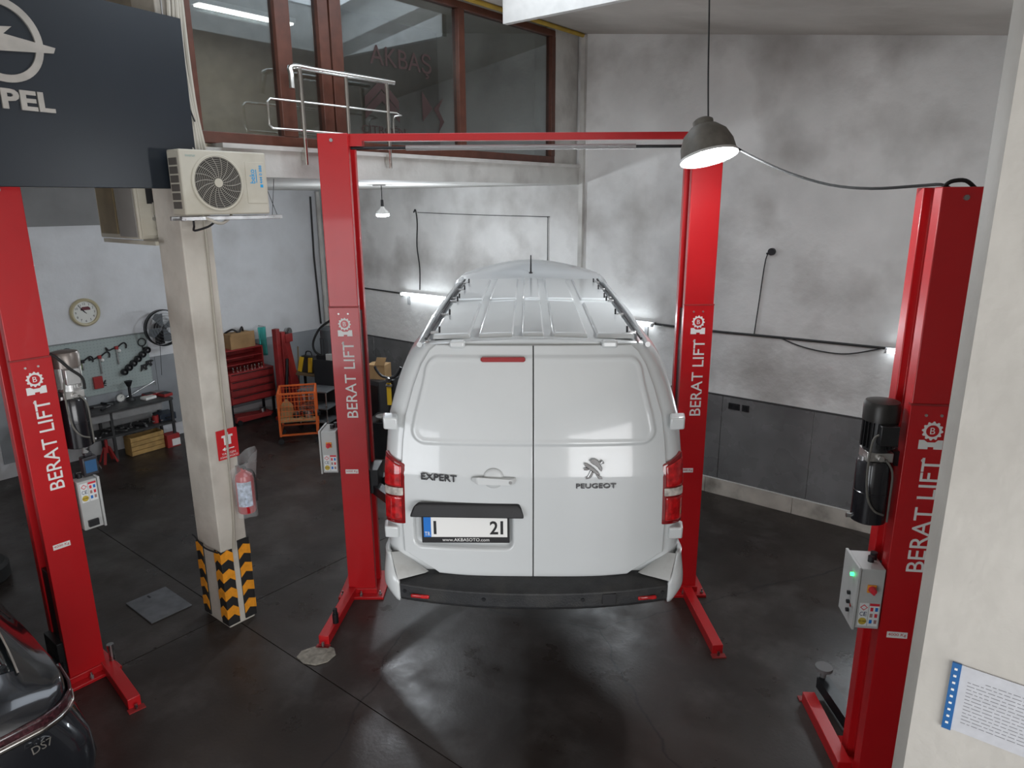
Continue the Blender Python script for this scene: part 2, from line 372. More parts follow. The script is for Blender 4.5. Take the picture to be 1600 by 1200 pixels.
ZTOP = [(0,2.10),(.5,2.12),(2,2.155),(3.25,2.17),(3.5,2.26),(3.8,2.315),(4.05,2.25),(4.4,1.90),(5.0,1.32),(5.35,1.18),(5.65,1.0),(5.72,.8)]
WSC = [(0,1),(3.3,1),(4.2,.985),(5.0,.94),(5.4,.88),(5.65,.80),(5.72,.74)]
ZL = [.36,.42,.50,.62,.80,1.0,1.2,1.36,1.5,1.62,1.72,1.82,1.90,1.97,2.03,2.075]
def ring(y, th=None):
    cr_ = .11 * sst(3.32, 3.75, y) if th is None else 0
    zt = interp(ZTOP, y); ws = interp(WSC, y); pts = []; base = .36; r = .13
    for z in ZL:
        q = (z - base) / (2.10 - base); zz = base + q * (zt - cr_ - base)
        w = vw(z) * ws
        if th is None: pts.append((w, y, zz))
        else: pts.append((w - r * (1 - math.sin(th)), yR(w - r, z) + r * 1.0 * (1 - math.cos(th)), zz))
    w = pts[-1][0]; crown = .012
    for k in range(1, 7):
        f = k / 6; pts.append((w * (1 - f) , pts[-1][1] if th is None else lerp(pts[len(ZL)-1][1], yR(0, 2.1) + (.13 * (1 - math.cos(th))), f), zt - cr_ - .02 + (.02 + cr_) * math.sin(f * math.pi / 2) + crown * f))
    full = pts + [(-x, yy, z) for x, yy, z in reversed(pts[:-1])]
    return full
rings = [ring(0, R(a)) for a in (0, 20, 40, 60, 78, 90)] + [ring(y) for y in (.42,.6,1.0,1.5,2.0,2.6,3.15,3.25,3.38,3.5,3.65,3.8,3.93,4.05,4.2,4.4,4.7,5.0,5.2,5.35,5.5,5.65,5.72)]
n = len(rings[0]); mb = MB(); mb.add([p for r_ in rings for p in r_], [(i*n+k, i*n+k+1, (i+1)*n+k+1, (i+1)*n+k) for i in range(len(rings)-1) for k in range(n-1)])
nz = len(ZL)
r0 = rings[0]; mb.add(r0, [(k, k + 1, n - 2 - k, n - 1 - k) for k in range(n // 2)])
rl = rings[-1]; mb.add(rl, [tuple(range(n))])
for i in range(len(rings) - 1): mb.f.append((i*n, (i+1)*n, (i+1)*n+n-1, i*n+n-1))
part(van, 'body', mb, PAINT, smooth=50)
# rear doors: one relief grid each (pressed window panel, plate recess)
def rrect(x, z, x0, x1, z0, z1, r, soft):
    cx, cz_ = (x0 + x1) / 2, (z0 + z1) / 2; qx = abs(x - cx) - (x1 - x0) / 2 + r; qz = abs(z - cz_) - (z1 - z0) / 2 + r
    dd = math.hypot(max(qx, 0), max(qz, 0)) + min(max(qx, qz), 0) - r
    return 1 - sst(-soft, 0, dd)
def door(sg):
    def xo(z):
        e = vw(z) - .125
        if z < .66: e = lerp(.60, e, sst(.50, .70, z))
        return e
    def surf(x, z):
        y = yR(x, z) - .016
        xin = lerp(.80, .70, sst(1.45, 2.0, z))
        y -= .013 * rrect(abs(x) * .75 / xin, z, -.2, .75, 1.452, 2.015, .10, .016)
        y += .002 * rrect(abs(x) * .75 / xin, z, -.2, .722, 1.475, 1.99, .08, .02)
        if sg < 0: y += .045 * rrect(x, z, -.80, -.125, .735, 1.035, .06, .028)
        return y
    def fn(a, b):
        z = lerp(.54 , 2.075, b); x = lerp(.0035, xo(z), a)
        z = z + (.035 * (x / .9) ** 2) * (1 - b); return (sg * x, surf(sg * x, z), z)
    return MB().grid(fn, 110, 170, flip=sg < 0)
dl = part(van, 'rear_door', door(-1), PAINT, smooth=60, solid=.03); dr_ = part(van, 'rear_door', door(1), PAINT, smooth=60, solid=.03)
part(van, 'door_seal', MB().grid(lambda a, b: (lerp(-.012, .012, a), yR(0, lerp(.54, 2.07, b)) - .004, lerp(.54, 2.07, b)), 1, 30), RUB)
# door furniture
def sy(x, z, off=.018): return yR(x, z) - off
part(dl, 'brake_light', MB().prism([(-.325, 2.008), (-.335, 2.0), (-.335, 1.985), (-.325, 1.976), (-.06, 1.976), (-.05, 1.985), (-.05, 2.0), (-.06, 2.008)], yR(0, 2.0) - .045, yR(0, 2.0) + .02), mat('brake_lens', (.30, .008, .012), .2, coat=.5), bevel=.004)
hz = 1.245
hd = MB().hull([(-.40,-.02,hz+.012),(-.40,-.02,hz-.014),(-.36,-.05,hz+.02),(-.36,-.05,hz-.03),(-.14,-.055,hz+.006),(-.14,-.055,hz-.034),(-.105,-.02,hz+.01),(-.115,-.02,hz-.035)])
part(dl, 'handle', hd, mat('handle_white', (.62,.64,.64), .35), bevel=.008)
part(dl, 'handle_cup', MB().lathe([(0,.012),(.05,.012),(.062,.006),(.068,0)], 24, (-.255, yR(-.25, hz) - .017, hz), Matrix.Rotation(R(90), 3, 'X')), mat('handle_cup_white', (.55,.57,.57), .4))
part(dl, 'lock', MB().cyl((-.145, -.05, hz-.012), (-.145, -.062, hz-.012), .010), STL)
TAG = mat('badge_chrome', (.10, .10, .105), .22, metal=.8)
text('EXPERT', 'lettering', TAG, dl, (-.725, yR(-.7, 1.25) - .022, 1.228), (.25, -.026, -.010), (0, 0, 1), w=.235, h=.045, depth=.008, thick=.012)
text('PEUGEOT', 'lettering', TAG, dr_, (.275, yR(.3, 1.2) - .019, 1.180), (1, .03, .0), (0, 0, 1), w=.257, h=.032, depth=.007, thick=.008)
LION = [[(.012,.118),(.030,.132),(.052,.130),(.072,.118),(.082,.098),(.096,.072),(.090,.050),(.078,.060),(.066,.078),(.050,.090),(.034,.098),(.024,.106)],
        [(-.022,.104),(-.002,.100),(.024,.086),(.05,.066),(.072,.044),(.082,.028),(.070,.026),(.046,.040),(.020,.060),(-.006,.078),(-.022,.092)],
        [(-.024,.070),(-.004,.076),(.012,.062),(-.006,.058),(-.024,.060)],
        [(.024,.060),(.040,.042),(.026,.014),(.018,.006),(-.010,0),(-.014,.010),(.002,.016),(.012,.034)],
        [(.046,.042),(.064,.030),(.080,.018),(.094,.012),(.098,.002),(.070,.0),(.068,.010),(.056,.024)],
        [(.080,.104),(.092,.122),(.106,.112),(.102,.098),(.096,.106),(.088,.098)]]
em = MB()
for q in LION: em.prism([(.345 + a, 1.245 + b * 1.02) for a, b in q], -.026, -.008)
part(dr_, 'emblem', em, mat('emblem_chrome', (.50,.50,.50), .15, metal=1), smooth=0, bevel=.003)
# plate lamp bar, number plate
pb = MB().hull([(-.80,.0,.985),(-.80,-.015,1.0),(-.775,-.03,1.06),(-.74,-.02,1.075),(-.10,-.03,1.07),(-.075,-.045,1.045),(-.06,-.03,.985),(-.80,-.045,.985),(-.06,-.055,.98),(-.75,.0,1.075),(-.09,.0,1.07)])
part(dl, 'plate_lamp_bar', pb, BLK, bevel=.008)
PZ0, PZ1 = .805, .975
pl = part(van, 'number_plate', MB().box(-.735, -.155, .002, .02, PZ0 - .025, PZ1), BLK, bevel=.004)
part(pl, 'plate_face', MB().box(-.72, -.17, -.001, .004, PZ0 + .02, PZ1 - .008), WHT)
part(pl, 'country_band', MB().box(-.72, -.672, -.003, .004, PZ0 + .02, PZ1 - .008), BLUE)
for k, c_ in enumerate('TR'): text(c_, 'character', WHT, pl, (-.714 + .020 * k, -.0032, PZ0 + .03), (1,0,0), (0,0,1), w=.016, h=.028, depth=.001)
text('1', 'character', BLK, pl, (-.655, -.0012, PZ0 + .04), (1,0,0), (0,0,1), h=.095, depth=.001, thick=.02)
text('2', 'character', BLK, pl, (-.285, -.0012, PZ0 + .04), (1,0,0), (0,0,1), h=.095, w=.055, depth=.001, thick=.02)
text('1', 'character', BLK, pl, (-.215, -.0012, PZ0 + .04), (1,0,0), (0,0,1), h=.095, depth=.001, thick=.02)
text('www.AKBASOTO.com', 'lettering', WHT, pl, (-.60, .0018, PZ0 - .012), (1,0,0), (0,0,1), w=.31, h=.022, depth=.001)
# tail lights wrap the corners
LENS = mat('red_lens', (.42, .008, .010), .10, coat=1.0, var=.5, scale=26)
LENSD = mat('dark_red_lens', (.20, .004, .006), .12, coat=1.0)
CLEAR = mat('clear_lens', (.50, .46, .42), .12, coat=1.0, var=.4, scale=30)
def corner(sg, a, z, off):
    # a 0..1 from the rear face round to the side
    th = lerp(-.10, .62, a) * math.pi / 2; w = vw(z); r = .13
    if th < 0: x, y = w - r + th * .18, yR(w - r, z)
    else: x, y = w - r + r * math.sin(th), yR(w - r, z) + r * (1 - math.cos(th))
    nx, ny = (0, -1) if th < 0 else (math.sin(th), -math.cos(th))
    return (sg * (x + nx * off), y + ny * off, z)
for sg in (-1, 1):
    def tl(z0, z1, a0, a1, off, dz=0.0):
        return MB().grid(lambda a, b: corner(sg, lerp(a0, a1, a), lerp(z0, lerp(z1 - dz, z1, a), b), off), 12, 10, flip=sg < 0)
    t_ = part(van, 'tail_light', tl(.895, 1.385, 0, 1, .020, .07), LENSD, solid=.03, bevel=.006)
    part(t_, 'lens', tl(1.165, 1.355, .16, .92, .030, .05), LENS, solid=.012, bevel=.006)
    part(t_, 'lens', tl(.925, 1.09, .16, .92, .030), LENS, solid=.012, bevel=.006)
    part(t_, 'indicator_lens', tl(1.10, 1.155, .10, .92, .031), CLEAR, solid=.012, bevel=.006)
    for z0 in (1.545, .785):
        w = vw(z0) - .02
        part(van, 'hinge', MB().hull([(sg*(w-.075), .055, z0), (sg*(w-.075), .05, z0+.085), (sg*(w+.015), .04, z0+.012), (sg*(w+.015), .035, z0+.095), (sg*(w+.035), .15, z0+.01), (sg*(w+.035), .15, z0+.095), (sg*(w-.06), .15, z0), (sg*(w-.06), .15, z0+.09)]), PAINT, bevel=.012, seg=3)
    def bc(a, b):
        z = lerp(.402, .70, b)
        xi = .885 if z < .545 else lerp(.885, .955, ((z - .545) / .155) ** .7)
        yf = -.078 + (.10 * sst(.53, .70, z)); xo_ = .945 + .06 * math.sin(min(1, b / .35) * math.pi / 2)
        if a < .65:
            th = a / .65 * math.pi / 2; return (sg * (xi + (xo_ - xi) * math.sin(th)), yf + .13 * (1 - math.cos(th)), z)
        return (sg * xo_, lerp(yf + .13, .44, (a - .65) / .35), z)
    part(van, 'bumper_corner', MB().grid(bc, 16, 14), PAINT, smooth=60, solid=.03)
    part(van, 'bumper_wedge', MB().hull([(sg*.70,.03,.555),(sg*.72,-.0,.560),(sg*.895,-.075,.548),(sg*.90,-.06,.58),(sg*.925,-.0,.64),(sg*.955,.03,.70),(sg*.90,.08,.68),(sg*.80,.08,.57),(sg*.89,.05,.54)]), mat('wedge_white', (.50,.51,.50), .45, dirt=(.25,.23,.2), dscale=8, damt=.4), bevel=.008)
    part(van, 'roof_hinge_cap', MB().rbox((sg*.485, .19, 2.085), (.10, .07, .05)), PAINT, bevel=.015, seg=3)
# step bumper
def bumpy(x): return -.075 - .12 * (1 - (abs(x) / .89) ** 2.2)
bp = MB(); xs = [lerp(-.885, .885, k / 24) for k in range(25)]; vs = []
for x in xs:
    f = bumpy(x); vs += [(x, .06, .555), (x, f + .03, .548 - .012), (x, f, .520), (x, f + .008, .42), (x, f + .05, .380), (x, .06, .40)]
bp.add(vs, [(i*6+k, i*6+(k+1) % 6, (i+1)*6+(k+1) % 6, (i+1)*6+k) for i in range(24) for k in range(6)] + [tuple(range(6)), tuple(24*6+k for k in range(6))])
bm_ = part(van, 'rear_bumper', bp, mat('bumper_plastic', (.022, .023, .025), .55, var=.25, scale=9, bump=.2, bscale=90, dirt=(.08,.075,.065), dscale=7, damt=.3), bevel=.006)
for sg in (-1, 1):
    part(bm_, 'reflector', MB().rbox((sg*.745, bumpy(.745) - .002, .455), (.125, .02, .026), Matrix.Rotation(sg * R(8), 3, 'Z')), LENS, bevel=.008)
    for x in (.32, .85): part(bm_, 'parking_sensor', MB().cyl((sg*x, bumpy(x)+.02, .475), (sg*x, bumpy(x)-.004, .475), .012), BLKM)
part(bm_, 'tow_cover', MB().rbox((.49, bumpy(.49) + .0025, .475), (.09, .02, .07), Matrix.Rotation(R(5), 3, 'Z')), BLK, bevel=.002)
# ribbed roof: raised panels, rain rails and rail clips
ROOFP = PAINT
for (ya, yb) in ((.30, 1.55), (1.72, 3.10)):
    for (xa, xb) in ((-.665, -.41), (-.36, -.125), (-.075, .075), (.125, .36), (.41, .665)):
        za, zb = interp(ZTOP, ya) + .006, interp(ZTOP, yb) + .006
        cr = lambda x: .012 * (1 - abs(x) / .72)
        vs = []
        for k, (x, y) in enumerate(((xa,ya),(xb,ya),(xb,yb),(xa,yb))):
            vs.append((x, y, interp(ZTOP, y) - .02)); 
        vs += [(lerp(x, (xa+xb)/2, .06), lerp(y, (ya+yb)/2, .03), interp(ZTOP, y) + .013 + cr(x)) for x, y in ((xa,ya),(xb,ya),(xb,yb),(xa,yb))]
        part(van, 'roof_panel', MB().add(vs, [(3,2,1,0),(4,5,6,7),(0,1,5,4),(1,2,6,5),(2,3,7,6),(3,0,4,7)]), ROOFP, bevel=.012, seg=2)
for sg in (-1, 1):
    part(van, 'roof_rail', MB().tube([(sg * .735, y, interp(ZTOP, y) - .005 + (0 if .35 < y < 3.2 else -.03)) for y in (.22, .35, 1, 1.6, 2.2, 2.8, 3.2, 3.34)], .018, 8), PAINT)
    part(van, 'roof_gutter', MB().tube([(sg * .695, y, interp(ZTOP, y) - .004) for y in (.25, .8, 1.4, 2, 2.6, 3.2)], .010, 6), BLK)
    for y in (.36, 1.0, 1.62, 1.78, 2.3, 2.8):
        c = part(van, 'rail_clip', MB().rbox((sg * .655, y, interp(ZTOP, y) + .012), (.05, .03, .018)), STL, bevel=.004)
        part(c, 'clip_hook', MB().cyl((sg * .62, y, interp(ZTOP, y) + .012), (sg * .62, y + .01, interp(ZTOP, y) + .052), .007, n=8), BLK)
part(van, 'aerial', MB().cyl((0, 3.36, 2.18), (0, 3.36, 2.225), .035, .02).cyl((0, 3.36, 2.225), (0, 3.30, 2.41), .010, .006, 8), BLK)
GLS = mat('car_glass', (.012, .015, .017), .06, coat=.6)
part(van, 'windscreen', MB().grid(lambda a, b: (lerp(-.68, .68, a), lerp(4.16, 4.93, b) , interp(ZTOP, lerp(4.16, 4.93, b)) + .010 - .05 * abs(2*a-1) ** 3), 8, 8), GLS, solid=.01)
for sg in (-1, 1):
    part(van, 'side_window', MB().prism([(3.15, 1.42), (3.15, 1.86), (3.95, 1.88), (4.55, 1.42)], sg * .90, sg * .985, 'x'), GLS)
    part(van, 'door_mirror', MB().rbox((sg * 1.10, 4.35, 1.45), (.20, .10, .26)).box(sg * .95, sg * 1.05, 4.36, 4.42, 1.36, 1.42), BLK, bevel=.02)
    for y in (1.05, 4.45):
        w_ = part(van, 'tyre', MB().lathe([(.20,-.10),(.31,-.11),(.345,-.07),(.345,.07),(.31,.11),(.20,.10)], 28, (sg * .86, y, .345), Matrix.Rotation(R(90), 3, 'Y')), RUB)
        part(w_, 'rim', MB().cyl((sg * .80, y, .345), (sg * .95, y, .345), .205, .19, 20), STL)
# ================================================================== two post lifts
PW, PD = .28, .36
def gear(c, r, d=.003):
    # toothed ring badge in the x z plane, facing -y
    out = []; nT = 12
    for k in range(nT * 4):
        a = 2 * math.pi * k / (nT * 4); out.append((c[0] + (r if k % 4 < 2 else r * .84) * math.sin(a), c[2] + (r if k % 4 < 2 else r * .84) * math.cos(a)))
    return MB().prism(out, c[1], c[1] - d)
def post(lift, x0, sg, Hh, seam, tz, pz, kg):
    # x0: outer edge, sg=+1 when the slot looks to +x; front face at y=0
    X = lambda x: x0 + sg * x
    prof = [(0,0),(PW,0),(PW,.085),(.09,.085),(.09,.275),(PW,.275),(PW,PD),(0,PD),(0,.25),(.05,.25),(.05,.11),(0,.11)]
    col = part(lift, 'column', MB().prism([(X(a), b) for a, b in prof], .03, Hh, 'z'), RED, bevel=.006, seg=2)
    xa, xb = sorted((X(0), X(PW)))
    part(col, 'front_cover', MB().box(xa - .004, xb + .004, -.006, .02, .08, seam), RED, bevel=.003)
    part(col, 'seam_joint', MB().box(xa - .006, xb + .006, -.009, .03, seam, seam + .012), REDD)
    for bx in (.09, .18): part(col, 'cover_screw', MB().cyl((xa + bx, -.004, seam - .06), (xa + bx, -.013, seam - .06), .009, n=10), ALU)
    part(col, 'top_bolt', MB().cyl((xa + .13, .004, Hh - .06), (xa + .13, -.014, Hh - .06), .016, n=10), STL)
    yf = -.0075
    text('BERAT LIFT', 'lettering', WHT, col, (xa + .215, yf, tz), (0,0,1), (-1,0,0), w=(seam - tz) * .70, h=.108, depth=.002, thick=.004)
    text('o', 'trademark', WHT, col, (xa + .10, yf, tz + (seam - tz) * .675), (1,0,0), (0,0,1), w=.022, depth=.002)
    gz = seam - .06 - .10
    part(col, 'gear_emblem', gear((xa + .14, yf, gz), .062), WHT, smooth=0)
    part(col, 'emblem_disc', MB().cyl((xa + .14, yf - .003, gz), (xa + .14, yf - .0045, gz), .038, n=20), RED)
    text('B', 'emblem_letter', WHT, col, (xa + .14, yf - .0045, gz - .02), (1,0,0), (0,0,1), h=.042, depth=.001, anchor='c')
    part(col, 'emblem_base', MB().prism([(xa+.07,gz-.12),(xa+.125,gz-.12),(xa+.125,gz-.105),(xa+.16,gz-.105),(xa+.16,gz-.12),(xa+.21,gz-.12),(xa+.21,gz-.06),(xa+.18,gz-.06),(xa+.165,gz-.075),(xa+.12,gz-.075),(xa+.10,gz-.06),(xa+.07,gz-.06)], yf, yf - .003), WHT, smooth=0)
    rp = part(col, 'rating_plate', MB().box(xa + .05, xa + .18, -.006, -.009, pz, pz + .045), WHT)
    text(kg, 'lettering', RED, rp, (xa + .057, -.009, pz + .01), (1,0,0), (0,0,1), w=.115, h=.026, depth=.001)
    return col, X
def base(lift, X, foot):
    bp = part(lift, 'base_plate', MB().box(X(-.10), X(PW + .10), -.10, PD + .10, 0, .03), RED, bevel=.004)
    part(bp, 'base_skirt', MB().box(X(-.02), X(PW + .02), -.03, .0, .03, .09), RED, bevel=.004)
    for a, b in ((-.06,-.06),(PW+.06,-.06),(-.06,PD+.06),(PW+.06,PD+.06),(PW*.5,-.07)):
        part(bp, 'anchor_bolt', MB().cyl((X(a), b, .03), (X(a), b, .055), .018, n=6).cyl((X(a), b, .055), (X(a), b, .085), .009, n=8), STL)
    if foot:
        (fx, fy, gx, gy) = foot
        f_ = part(lift, 'foot_beam', MB().bar((fx, fy, .05), (gx, gy, .05), .10, .10), RED, bevel=.005)
        dv = Vector((gx - fx, gy - fy, 0)).normalized()
        part(f_, 'foot_plate', MB().bar((gx, gy, .006), (gx + dv.x * .06, gy + dv.y * .06, .006), .13, .012), REDD)
        part(f_, 'foot_bolt', MB().cyl((gx + dv.x*.03, gy + dv.y*.03, .01), (gx + dv.x*.03, gy + dv.y*.03, .05), .014, n=6), STL)
        return f_
def control_box(lift, X, sg, low, cable=True, z0=1.28, lamp=True, switch=True, flip=False, xin=.02):
    # box on the outer side of the column; low: stickers near the bottom edge
    xs = sorted((X(-xin), X(-xin - .15))); y0, y1 = -.03, .23; z1 = z0 + .44
    bx = part(lift, 'control_box', MB().box(xs[0], xs[1], y0, y1, z0, z1), GREY, bevel=.004)
    xo = X(-xin - .15)
    part(bx, 'box_door', MB().box(xo - sg * .004, xo - sg * .022, y0 - .012, y1 + .012, z0 - .01, z1 + .01), GREY, bevel=.004)
    part(bx, 'box_bracket', MB().box(X(-xin), X(.055), .12, .2, z0 + .05, z1 - .05), BLKM)
    part(bx, 'cable_gland', MB().cyl((X(-.05), .12, z1), (X(-.05), .12, z1 + .05), .022).cyl((X(-.08), .08, z1), (X(-.08), .08, z1 + .04), .02), BLK)
    za = z0 + .02 if low else z1 - .19; xl = xs[0] + (.015 if True else 0)
    st = part(bx, 'certification_sticker', MB().box(xl, xl + .057, y0, y0 - .0015, za, za + .17), mat('sticker_white', (.74,.76,.76), .5))
    ys = y0 - .0016
    for k_, c_ in enumerate('CE'): text(c_, 'character', mat('navy_print', (.01,.03,.09), .5), st, (xl + .006 + .025 * k_, ys, za + .075), (1,0,0), (0,0,1), w=.020, h=.030, depth=.001)
    part(st, 'gold_seal', MB().cyl((xl + .028, ys, za + .035), (xl + .028, ys - .001, za + .035), .026, n=20), mat('gold_print', (.55,.40,.05), .5))
    text('ISO 9001', 'lettering', BLK, st, (xl + .028, ys - .001, za + .03), (1,0,0), (0,0,1), w=.044, h=.011, depth=.001, anchor='c')
    part(st, 'red_diamond', MB().prism([(xl+.004,za+.138),(xl+.028,za+.160),(xl+.053,za+.138),(xl+.028,za+.116)], ys, ys - .001), mat('red_print', (.65,.03,.05), .5), smooth=0)
    part(st, 'diamond_centre', MB().prism([(xl+.011,za+.138),(xl+.028,za+.153),(xl+.046,za+.138),(xl+.028,za+.123)], ys - .001, ys - .0015), mat('sticker_white'), smooth=0)
    wx = xl + .063
    wn = part(bx, 'warning_sticker', MB().box(wx, wx + .062, y0, y0 - .0015, za, za + .17), mat('sticker_white'))
    part(wn, 'sticker_header', MB().box(wx, wx + .062, ys, ys - .001, za + .152, za + .17), mat('red_print'))
    for r_ in range(3):
        for c_ in range(2):
            part(wn, 'pictogram', MB().box(wx + .007 + c_ * .030, wx + .025 + c_ * .030, ys, ys - .001, za + .02 + r_ * .046, za + .048 + r_ * .046), [mat('red_print'), mat('pict_grey', (.35,.2,.18), .5), BLUE][(r_ * 2 + c_ * 2 + 2) % 3] if (r_, c_) != (0, 0) else BLUE, bevel=.006)
    if switch:
        sx = xs[0] + .075; sz = z0 + .30 if low else z0 + .10
        k = part(bx, 'main_switch', MB().box(sx - .028, sx + .028, y0, y0 - .012, sz - .028, sz + .028), mat('switch_yellow', (.8,.30,.03), .5), bevel=.003)
        part(k, 'switch_knob', MB().cyl((sx, y0 - .012, sz), (sx, y0 - .045, sz), .024, .02).box(sx - .006, sx + .006, y0 - .045, y0 - .055, sz - .02, sz + .02), mat('red_print'))
    if lamp:
        xd = xo - sg * .022
        part(bx, 'indicator_lamp', MB().cyl((xd, .04, z1 - .08), (xd - sg * .02, .04, z1 - .08), .013), mat('green_lamp', (.02,.5,.12), .4, emit=2.5, ecol=(.05,1,.25)))
        for yy, zz in ((.06, .21), (.055, .145), (.05, .085)): part(bx, 'push_button', MB().cyl((xd, yy, z0 + zz), (xd - sg * .018, yy, z0 + zz), .014), BLK)
        part(bx, 'door_lock', MB().cyl((xd, .0, z0 + .15), (xd - sg * .012, .0, z0 + .15), .014), CHR)
    return bx, xs, y0, z0, z1
def power_unit(lift, X, sg, motor_m, fan_m, zt=1.93, off=.0):
    cx, cy = X(-.13 - off), .10
    tank = part(lift, 'power_unit', MB().lathe([(0, zt),(.085, zt),(.108, zt+.012),(.11, zt+.21),(.113, zt+.212),(.113, zt+.222),(.11, zt+.224),(.11, zt+.415),(.10, zt+.435),(0, zt+.437)], 28, (cx, cy, 0)), mat('tank_black', (.010,.010,.013), .22, coat=.4))
    part(tank, 'mount_bracket', MB().box(X(-.04), X(.06), cy - .03, cy + .09, zt + .40, zt + .50), BLKM)
    part(tank, 'manifold', MB().box(cx - .08, cx + .08, cy - .075, cy + .075, zt + .435, zt + .50).cyl((cx, cy - .07, zt+.465), (cx, cy - .10, zt+.465), .022), ALU, bevel=.005)
    part(tank, 'motor', MB().cyl((cx, cy, zt + .50), (cx, cy, zt + .74), .085, n=28), motor_m)
    for k in range(22):
        a = 2 * math.pi * k / 22; part(tank, 'cooling_fin', MB().bar((cx + .088*math.cos(a), cy + .088*math.sin(a), zt + .53), (cx + .088*math.cos(a), cy + .088*math.sin(a), zt + .71), .028, .006, 0) if False else MB().rbox((cx + .092*math.cos(a), cy + .092*math.sin(a), zt + .62), (.024, .005, .19), Matrix.Rotation(a, 3, 'Z')), motor_m)
    part(tank, 'fan_cover', MB().lathe([(.108, zt+.70),(.110, zt+.80),(.10, zt+.825),(.06, zt+.835),(.0, zt+.835)], 28, (cx, cy, 0)), fan_m)
    tb = part(tank, 'terminal_box', MB().box(cx + sg*.01 - .055, cx + sg*.01 + .055, cy - .155, cy - .09, zt + .57, zt + .70), motor_m, bevel=.006)
    part(tank, 'drain_cap', MB().cyl((cx - .08, cy - .02, zt + .43), (cx - .08, cy - .02, zt + .46), .026).cyl((cx - sg*.105, cy, zt + .03), (cx - sg*.135, cy, zt + .03), .016), STL)
    part(tank, 'supply_cable', MB().tube([(cx - .05, cy - .14, zt + .64), (cx - .085, cy - .15, zt + .60), (cx - .09, cy - .14, zt + .40), (cx - .07, cy - .14, zt + .22), (cx - .02, cy - .14, zt + .13), (cx + .05, cy - .11, zt + .09)], .007), mat('grey_cable', (.13,.125,.11), .6))
    part(tank, 'return_hose', MB().tube([(cx + .03, cy - .09, zt + .46), (cx + .075, cy - .10, zt + .38), (cx + .085, cy - .09, zt + .2), (cx + .09, cy - .08, zt + .03)], .007), mat('grey_cable'))
    return tank, cx, cy
# --- middle lift with the van on it
ml = thing('two_post_lift', 'tall red two post vehicle lift with overhead beam, carrying the white van', 'vehicle lift', (.095, 6.72, 0))
MH = 4.70
_, XL = post(ml, -1.855, 1, MH, 3.11, 2.0, 1.40, '5000 Kg')
_, XR = post(ml, 1.855, -1, MH, 3.11, 2.0, 1.39, '5000 Kg')
base(ml, XL, (-1.83, -.02, -1.905, -.88)); base(ml, XR, (1.76, -.05, 1.80, -1.06))
ob = part(ml, 'overhead_beam', MB().box(-1.58, 1.58, .06, .16, MH - .065, MH), RED, bevel=.004)
part(ml, 'foot_adapter', MB().cyl((-1.84, -.66, .10), (-1.84, -.66, .20), .03, n=12).cyl((-1.84, -.66, .20), (-1.84, -.66, .25), .022, n=12), BLKM)
part(ml, 'shutoff_bar', MB().cyl((-1.57, .08, 4.575), (1.57, .08, 4.575), .014, n=12), BLKM)
part(ml, 'foam_sleeve', MB().cyl((-1.06, .08, 4.575), (1.06, .08, 4.575), .024, n=14), mat('foil_sleeve', (.50,.50,.49), .3, metal=.8, bump=.8, bscale=160))
part(ml, 'bar_hanger', MB().box(1.50, 1.54, .06, .10, 4.56, MH - .06), BLKM)
part(ml, 'beam_bracket', MB().box(-1.60, -1.46, .05, .17, MH - .11, MH - .06), RED)
for X, sg in ((XL, 1), (XR, -1)):
    cg = part(ml, 'carriage', MB().box(X(.10), X(PW - .02), .095, .265, 1.22, 3.05), BLKM)
    part(cg, 'carriage_head', MB().box(X(PW - .03), X(PW + .09), .03, .33, 1.16, 1.42), BLKM, bevel=.006)
    for fy in (-.95, .95):
        ar = part(ml, 'swing_arm', MB().bar((X(PW + .06), .18 + .1 * (1 if fy > 0 else -1), 1.20), (X(.95), .18 + fy, 1.20), .10, .10), BLKM, bevel=.004)
        part(ar, 'arm_pad', MB().cyl((X(.95), .18 + fy, 1.25), (X(.95), .18 + fy, 1.44), .05, .06), RUB)
control_box(ml, XL, 1, True, z0=1.42, lamp=False)
# --- left lift
ll = thing('two_post_lift', 'bright red lift post with silver motor, beside the dark grey car', 'vehicle lift', B(6.04, 7.44), RB + R(90))
_, X2 = post(ll, .28, -1, 4.26, 2.91, 1.81, 1.29, '4000 Kg')
fb = base(ll, X2, (.30, .0, .22, -.72))
control_box(ll, X2, -1, False, lamp=False, z0=1.38, switch=False)
tk, cx2, cy2 = power_unit(ll, X2, -1, mat('silver_motor', (.58,.58,.57), .35, metal=.7, var=.1), mat('bronze_cover', (.25,.22,.20), .35, metal=.6), zt=2.09)
part(ll, 'motor_hose', MB().tube([(.27, .03, 2.94), (.31, -.03, 2.90), (.38, -.06, 2.80), (.46, -.06, 2.71), (.47, -.05, 2.61)], .012), RUB)
part(ll, 'safety_latch', MB().box(.33, .41, -.06, -.034, 1.41, 1.465), BLK)
cgl = part(ll, 'carriage', MB().box(.01, .17, .095, .265, .10, 1.05).box(-.05, .02, .03, .33, .12, .42), BLKM, bevel=.004)
for k, (px, py) in enumerate(((-.30, -.25), (-.28, .10))):
    ar = part(ll, 'swing_arm', MB().bar((-.02, .12 + .1 * k, .20), (px, py, .20), .10, .09), BLKM)
    part(ar, 'arm_pad', MB().cyl((px, py, .25), (px, py, .33), .028).cyl((px, py, .33), (px, py, .36), .075, n=24), mat('grey_pad', (.16,.16,.16), .7))
part(ll, 'anchor_stud', MB().cyl((.33, -.05, .03), (.33, -.05, .20), .025, n=12).cyl((.33, -.05, .2), (.33, -.05, .26), .03, n=12), STL)
